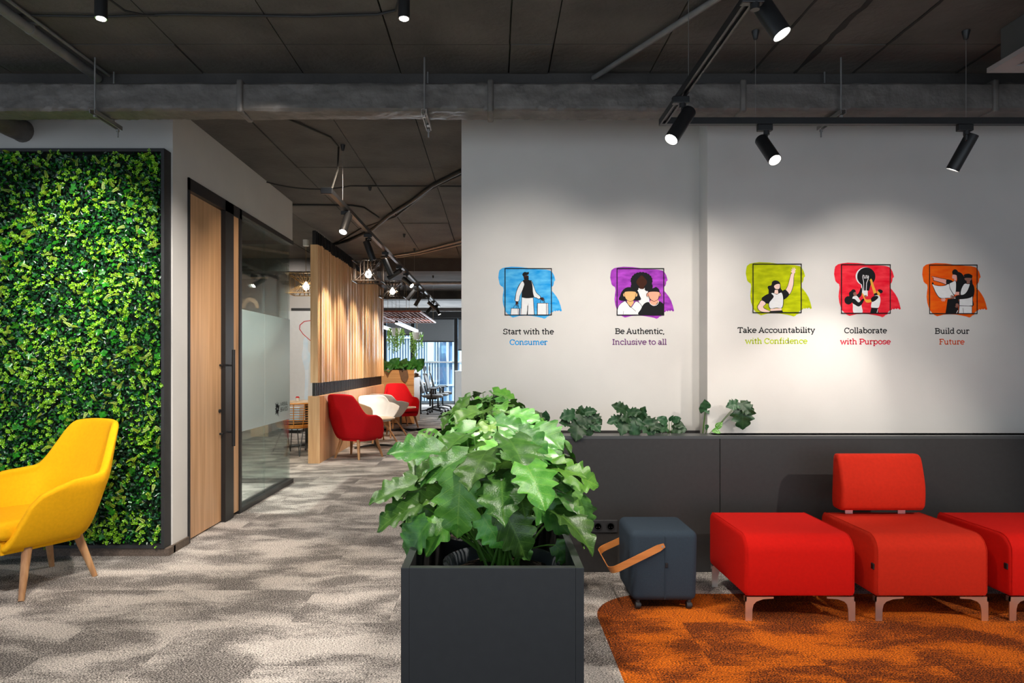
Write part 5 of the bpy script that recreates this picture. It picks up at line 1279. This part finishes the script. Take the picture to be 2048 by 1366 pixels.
troughplant('trough_plant', 'leaning stalk with one large split leaf at the right end of the wall trough', 1400, [(1482, 806, 4, 56, .19, 'dl', (-.1, -1, .3)), (1480, 808, 30, 18, .12, 'dl', F_), (1476, 808, -30, 4, .10, 'dl', F_), (1432, 856, 14, -18, .06, 'oval', F_), (1415, 858, -8, -12, .05, 'ovald', F_), (1425, 860, 10, 2, .06, 'oval', F_)], sd=7, ld=4.42)

# plants on the far planter cabinet
for k, (x, lab) in enumerate(((-2.35, 'glossy dark-leaved plant at the left of the oak planter cabinet'), (-2.05, 'glossy dark-leaved plant in the middle of the oak planter cabinet'), (-1.80, 'glossy plant with one broad round leaf at the right of the oak planter cabinet'))):
    rnd = random.Random(60+k); t = thing('cabinet_plant', lab, 'plant', (x, 15.3, 1.04))
    for i in range(15 if k < 2 else 8):
        ph = i*2.4; pit = rnd.uniform(.1, 1.6); f = Vector((math.cos(ph), math.sin(ph)*.6-.3, pit))
        p = f.normalized()*rnd.uniform(.08, .18)+Vector((0, 0, .10))
        add_leaf(t, (0, 0, .05), p, f, (0, -.8, .6), rnd.uniform(.20, .30), rnd.choice(['cx', 'co', 'co']) if k < 2 else 'co', rnd, .006)
    smooth_('root_ball', MB().lathe([(.12, 0), (.11, .06), (.03, .09)], 14), M['soil'], t)

# ------------------------------------------------------------------ far office: mesh canopy, linear lamps, hanging plants, desk, chairs
cg = thing('mesh_canopy', 'rust-red metal mesh canopy hanging from the far ceiling over the desks', 'canopy', (0, 0, 2.45))
for (xa, xb) in ((-3.6, -2.62), (-2.60, -1.61)):
    mb = MB()
    for k in range(11): x = xa+(xb-xa)*k/10; mb.box(x-.006, x+.006, 14.75, 18.6, 0, .012)
    for k in range(14): y = 14.75+3.85*k/13; mb.box(xa, xb, y-.005, y+.005, -.005, .003)
    o = link('mesh_panel', mb, M['steelred'], cg)
fr_ = MB()
for x in (-3.6, -2.61, -1.60): fr_.box(x-.015, x+.015, 14.7, 18.65, -.012, .02)
for y in (14.72, 16.6, 18.63): fr_.box(-3.6, -1.60, y-.015, y+.015, -.012, .02)
link('frame', fr_, M['steelred'], cg)
for (x, y) in ((-2.3, 14.8), (-1.9, 14.8), (-1.65, 14.8), (-2.3, 18.5), (-1.65, 18.5), (-3.4, 16.5)):
    link('hanger_wire', MB().cyl((x, y, .01), (x, y, CEIL-2.45), .004, n=5), M['wire'], cg)
for (xx, ya_, yb_, lab) in ((-2.23, 15.6, 19.8, 'white linear pendant lamp under the mesh canopy, right one'), (-2.85, 15.8, 19.6, 'white linear pendant lamp under the mesh canopy, cut by the slatted screen')):
    t = thing('linear_lamp', lab, 'lamp', (xx, ya_, 2.24))
    link('housing', MB().box(-.035, .035, 0, yb_-ya_, .02, .07), M['black'], t); link('diffuser', MB().box(-.032, .032, .01, yb_-ya_-.01, .0, .02), M['tube'], t)
    link('cord', MB().cyl((0, .5, .07), (0, .5, CEIL-2.24), .003, n=5).cyl((0, yb_-ya_-.5, .07), (0, yb_-ya_-.5, CEIL-2.24), .003, n=5), M['black'], t)
M['trail'] = leafm('trailing_leaf', (.16, .36, .05), (.32, .52, .12), .4)
for (px, py, lab, nv) in ((792, 664, 'left hanging white pot with long trailing light green vines', 22), (834, 672, 'right hanging white pot with trailing light green vines', 14)):
    t = thing('hanging_plant', lab, 'plant', at(px, py, 17.6)); rnd = random.Random(px)
    smooth_('pot', MB().lathe([(.09, -.10), (.13, .10), (.125, .10), (.10, -.05)], 18), M['white'], t)
    smooth_('cord', MB().cyl((0, 0, .1), (0, 0, CEIL-t.location.z), .004, n=5), M['wire'], t)
    mb = MB(); vm = MB(); wdt = .24 if px < 800 else .15
    for q in range(nv):
        a = rnd.uniform(0, 2*PI); x, y = rnd.uniform(-wdt, wdt), rnd.uniform(-.15, .15); Ln = rnd.uniform(.2, .55)
        vm.tube([(x*.3, y*.3, .1), (x*.8, y*.9, .07), (x, y, -.1), (x*1.02, y, -Ln)], .003, 4)
        for i in range(16):
            z = .08-(Ln+.08)*i/15; c = Vector((x+rnd.uniform(-.03, .03), y+rnd.uniform(-.03, .03), z)); s_ = rnd.uniform(.018, .034)
            e1 = Vector((rnd.uniform(-1, 1), rnd.uniform(-.4, .4), rnd.uniform(-1, 1))).normalized()*s_; e2 = Vector((-e1.z, rnd.uniform(-.01, .01), e1.x))*.6
            mb.add([c-e1, c+e2, c+e1, c-e2], [(0, 1, 2, 3)])
    o = link('trailing_leaves', mb, M['trail'], t, fix=False); o['kind'] = 'stuff'; smooth_('vines', vm, M['stem'], t)['kind'] = 'stuff'
dk = thing('desk', 'white office desk in front of the far window', 'desk', (-2.6, 18.4, 0))
link('desktop', MB().rbox(-1.2, .68, 0, 3.2, .715, .74, .004, 1), M['white'], dk)
for (x, y) in ((.60, .1), (.60, 3.0), (-1.1, .1), (-1.1, 3.0)): link('leg', MB().box(x-.03, x+.03, y-.03, y+.03, 0, .715), M['black'], dk)
link('modesty_panel', MB().box(-1.1, .55, .15, .17, .25, .70), M['blackm'], dk)
wc = thing('white_counter', 'plain white counter block beside the last window post', 'counter', (X_(917, 21.7), 21.7, 0))
link('body', MB().box(-.11, .14, 0, .4, .02, 1.08), M['white'], wc); link('counter_top', MB().box(-.12, .15, -.01, .41, 1.08, 1.10), M['whitep'], wc)
oc = thing('office_chair', 'grey mesh office chair with a headrest at the desk, nearest of three', 'chair', (-1.62, 18.0, 0), R(90), 'office chairs at the far desk')
for k in range(5):
    a = 2*PI*k/5+.3; lg_ = smooth_('base_arm', MB().tube([(0, 0, .13), (.16*math.cos(a), .16*math.sin(a), .11), (.31*math.cos(a), .31*math.sin(a), .075)], .022, 8, taper=.6), M['black'], oc)
    smooth_('castor', MB().cyl((.31*math.cos(a)-.02, .31*math.sin(a), .03), (.31*math.cos(a)+.02, .31*math.sin(a), .03), .03, n=12), M['black'], lg_)
smooth_('gas_lift', MB().cyl((0, 0, .1), (0, 0, .42), .028, .02, 12), M['black'], oc)
link('mechanism', MB().rbox(-.09, .09, -.12, .14, .39, .44, .01, 1), M['black'], oc)
smooth_('seat', MB().rbox(-.25, .25, -.26, .24, .44, .51, .03, 3), M['mesh'], oc)
def bk_(u, v): x = (u-.5)*(.46-.10*v); return (x, .26+.10*v*v+.05*(v-.5)-.25*x*x, .56+.50*v)
bo_ = smooth_('backrest', MB().grid(bk_, 8, 10), M['mesh'], oc, 180); bo_.modifiers.new('s', 'SOLIDIFY').thickness = .015
smooth_('back_frame', MB().tube([(-.22, .25, .56), (-.20, .30, .8), (-.17, .36, 1.05), (.17, .36, 1.05), (.20, .30, .8), (.22, .25, .56), (-.22, .25, .56)], .014, 6).tube([(0, .1, .42), (0, .33, .5), (0, .40, .8)], .022, 8), M['mesh'], oc)
smooth_('headrest', MB().tube([(.12*math.cos(R(a)), .38, 1.19+.075*math.sin(R(a))) for a in range(0, 361, 24)], .018, 6).tube([(0, .38, 1.12), (0, .385, 1.05)], .012, 6), M['mesh'], oc)
for s in (-1, 1):
    link('armrest', MB().rbox(s*.29-.04, s*.29+.04, -.14, .12, .66, .69, .008, 1).box(s*.29-.015, s*.29+.015, -.02, .03, .46, .66).box(min(s*.20, s*.29), max(s*.20, s*.29), -.02, .03, .45, .475), M['black'], oc)
copy_tree(oc, (-1.55, 18.9, 0), R(82), 'grey mesh office chair with a headrest at the desk, middle of three')
copy_tree(oc, (-1.50, 19.9, 0), R(98), 'grey mesh office chair with a headrest at the desk, farthest of three')
# cast shadow of a hanging planter, built as a brown sheet on the cabinet
kp = thing('painted_shadow', 'brown pointed sheet imitating the shadow of a hanging planter on the oak planter cabinet', 'panel', (0, 14.97, 0))
def cp(px, py): p = at(px, py, 14.97); return (p.x, p.z)
link('shadow_sheet', MB().prism([cp(798, 741), (cp(815, 741)), cp(817, 754), cp(811, 766), cp(803, 759)], 0, .012, axis='y'), pm('shadow_brown', S((120, 92, 70)), .9), kp)
link('shadow_top_edge', MB().box(cp(800, 741)[0], cp(813, 741)[0], .0, .03, cp(800, 741)[1], cp(800, 741)[1]+.01), M['black'], kp)

# ------------------------------------------------------------------ green wall
gw = thing('green_wall', 'framed artificial green wall of small lime and dark green leaves behind the yellow armchair', 'plant wall', (0, 4.78, 0))
GX0, GX1, GZ0, GZ1 = -3.95, -2.262, .055, 2.80
link('frame', MB().box(GX1-.022, GX1, -.10, 0, GZ0, GZ1), M['blackm'], gw)
link('frame', MB().box(GX0, GX1-.0222, -.10, 0, GZ1-.022, GZ1), M['blackm'], gw)
link('frame', MB().box(GX0, GX1-.0222, -.10, 0, GZ0, GZ0+.022), M['blackm'], gw)
link('backing_board', MB().box(GX0, GX1-.0222, -.03, 0, GZ0+.022, GZ1-.022), pm('dark_backing', (.004, .010, .004), .9), gw)
rg = np.random.default_rng(11)
VV, FF, MM = [], [], []; nv = 0
def rand_frames(n, tilt):
    nrm = np.stack([rg.normal(0, tilt, n), -np.ones(n), rg.normal(.15, tilt, n)], 1); nrm /= np.linalg.norm(nrm, axis=1)[:, None]
    a = rg.normal(0, 1, (n, 3)); e1 = a-(a*nrm).sum(1)[:, None]*nrm; e1 /= np.linalg.norm(e1, axis=1)[:, None]
    return nrm, e1, np.cross(nrm, e1)
def push(P, faces, mi):   # P: n x k x 3
    global nv
    n, k, _ = P.shape; VV.append(P.reshape(-1, 3))
    for f in faces:
        FF.append((np.arange(n)[:, None]*k+np.array(f)[None, :]+nv)); MM.append(np.full(n, mi))
    nv += n*k
def diamonds(c, nrm, e1, e2, ln, wd, mi):
    L_ = ln[:, None]; W_ = wd[:, None]
    P = np.stack([c, c+e1*L_*.35+e2*W_+nrm*W_*.35, c+e1*L_*.75+e2*W_*.8+nrm*W_*.3, c+e1*L_, c+e1*L_*.75-e2*W_*.8+nrm*W_*.3, c+e1*L_*.35-e2*W_+nrm*W_*.35, c+e1*L_*.5], 1)
    push(P, [(0, 6, 1), (1, 6, 2), (2, 6, 3), (3, 6, 4), (4, 6, 5), (5, 6, 0)], mi)
def centres(n, y0, y1):
    return np.stack([rg.uniform(GX0+.03, GX1-.035, n), rg.uniform(y0, y1, n), rg.uniform(GZ0+.035, GZ1-.03, n)], 1)
for (n, mi) in ((9000, 1), (14000, 2), (5500, 3)):
    c = centres(n, -.095, -.04); nrm, e1, e2 = rand_frames(n, .75)
    diamonds(c, nrm, e1, e2, rg.uniform(.018, .036, n), rg.uniform(.005, .010, n), mi)
# lime rosettes: clusters of round leaflets
nc = 1150; cc = centres(nc, -.125, -.085); 
for q in range(3):
    c0 = cc+rg.normal(0, .014, (nc, 3))*np.array([1, .4, 1]); nrm, e1, e2 = rand_frames(nc, .45)
    for a in (0, 1.7, 3.3, 4.8):
        d1_ = e1*math.cos(a)+e2*math.sin(a); d2_ = -e1*math.sin(a)+e2*math.cos(a); s_ = rg.uniform(.009, .016, nc)
        diamonds(c0+d1_*.0022, nrm, d1_*.9+nrm*.45, d2_, s_, s_*.40, 0)
# ivy stars
ni = 260; c = centres(ni, -.13, -.09); nrm, e1, e2 = rand_frames(ni, .5)
for a, l in ((0, 1), (1.15, .8), (-1.15, .8), (2.3, .55), (-2.3, .55)):
    d1_ = e1*math.cos(a)+e2*math.sin(a); d2_ = -e1*math.sin(a)+e2*math.cos(a); s_ = rg.uniform(.03, .042, ni)*l
    diamonds(c, nrm, d1_, d2_, s_, s_*.34, 1)
# fern fronds
nf = 420; c = centres(nf, -.13, -.09); nrm, e1, e2 = rand_frames(nf, .5)
for k in range(9):
    for s in (-1, 1):
        o_ = c+e1*(k*.0065)+nrm*(.002*k-.0004*k*k); diamonds(o_, nrm, e1*.6+e2*s*.8, e2*.6-e1*s*.8, np.full(nf, .017-.0014*k), np.full(nf, .0024), 4)
V_ = np.concatenate(VV); F_a = np.concatenate(FF); M_a = np.concatenate(MM)
me = bpy.data.meshes.new('foliage'); me.vertices.add(len(V_)); me.vertices.foreach_set('co', V_.astype('f').ravel())
me.loops.add(F_a.size); me.loops.foreach_set('vertex_index', F_a.astype('i').ravel())
me.polygons.add(len(F_a)); me.polygons.foreach_set('loop_start', np.arange(0, F_a.size, 3, dtype='i')); me.polygons.foreach_set('loop_total', np.full(len(F_a), 3, dtype='i'))
for m_ in ('g_lime', 'g_mid', 'g_dark', 'g_teal', 'g_yel'): me.materials.append(M[m_])
me.polygons.foreach_set('material_index', M_a.astype('i')); me.update(calc_edges=True); me.validate()
fo = bpy.data.objects.new('foliage', me); C.objects.link(fo); fo.parent = gw; fo['kind'] = 'stuff'
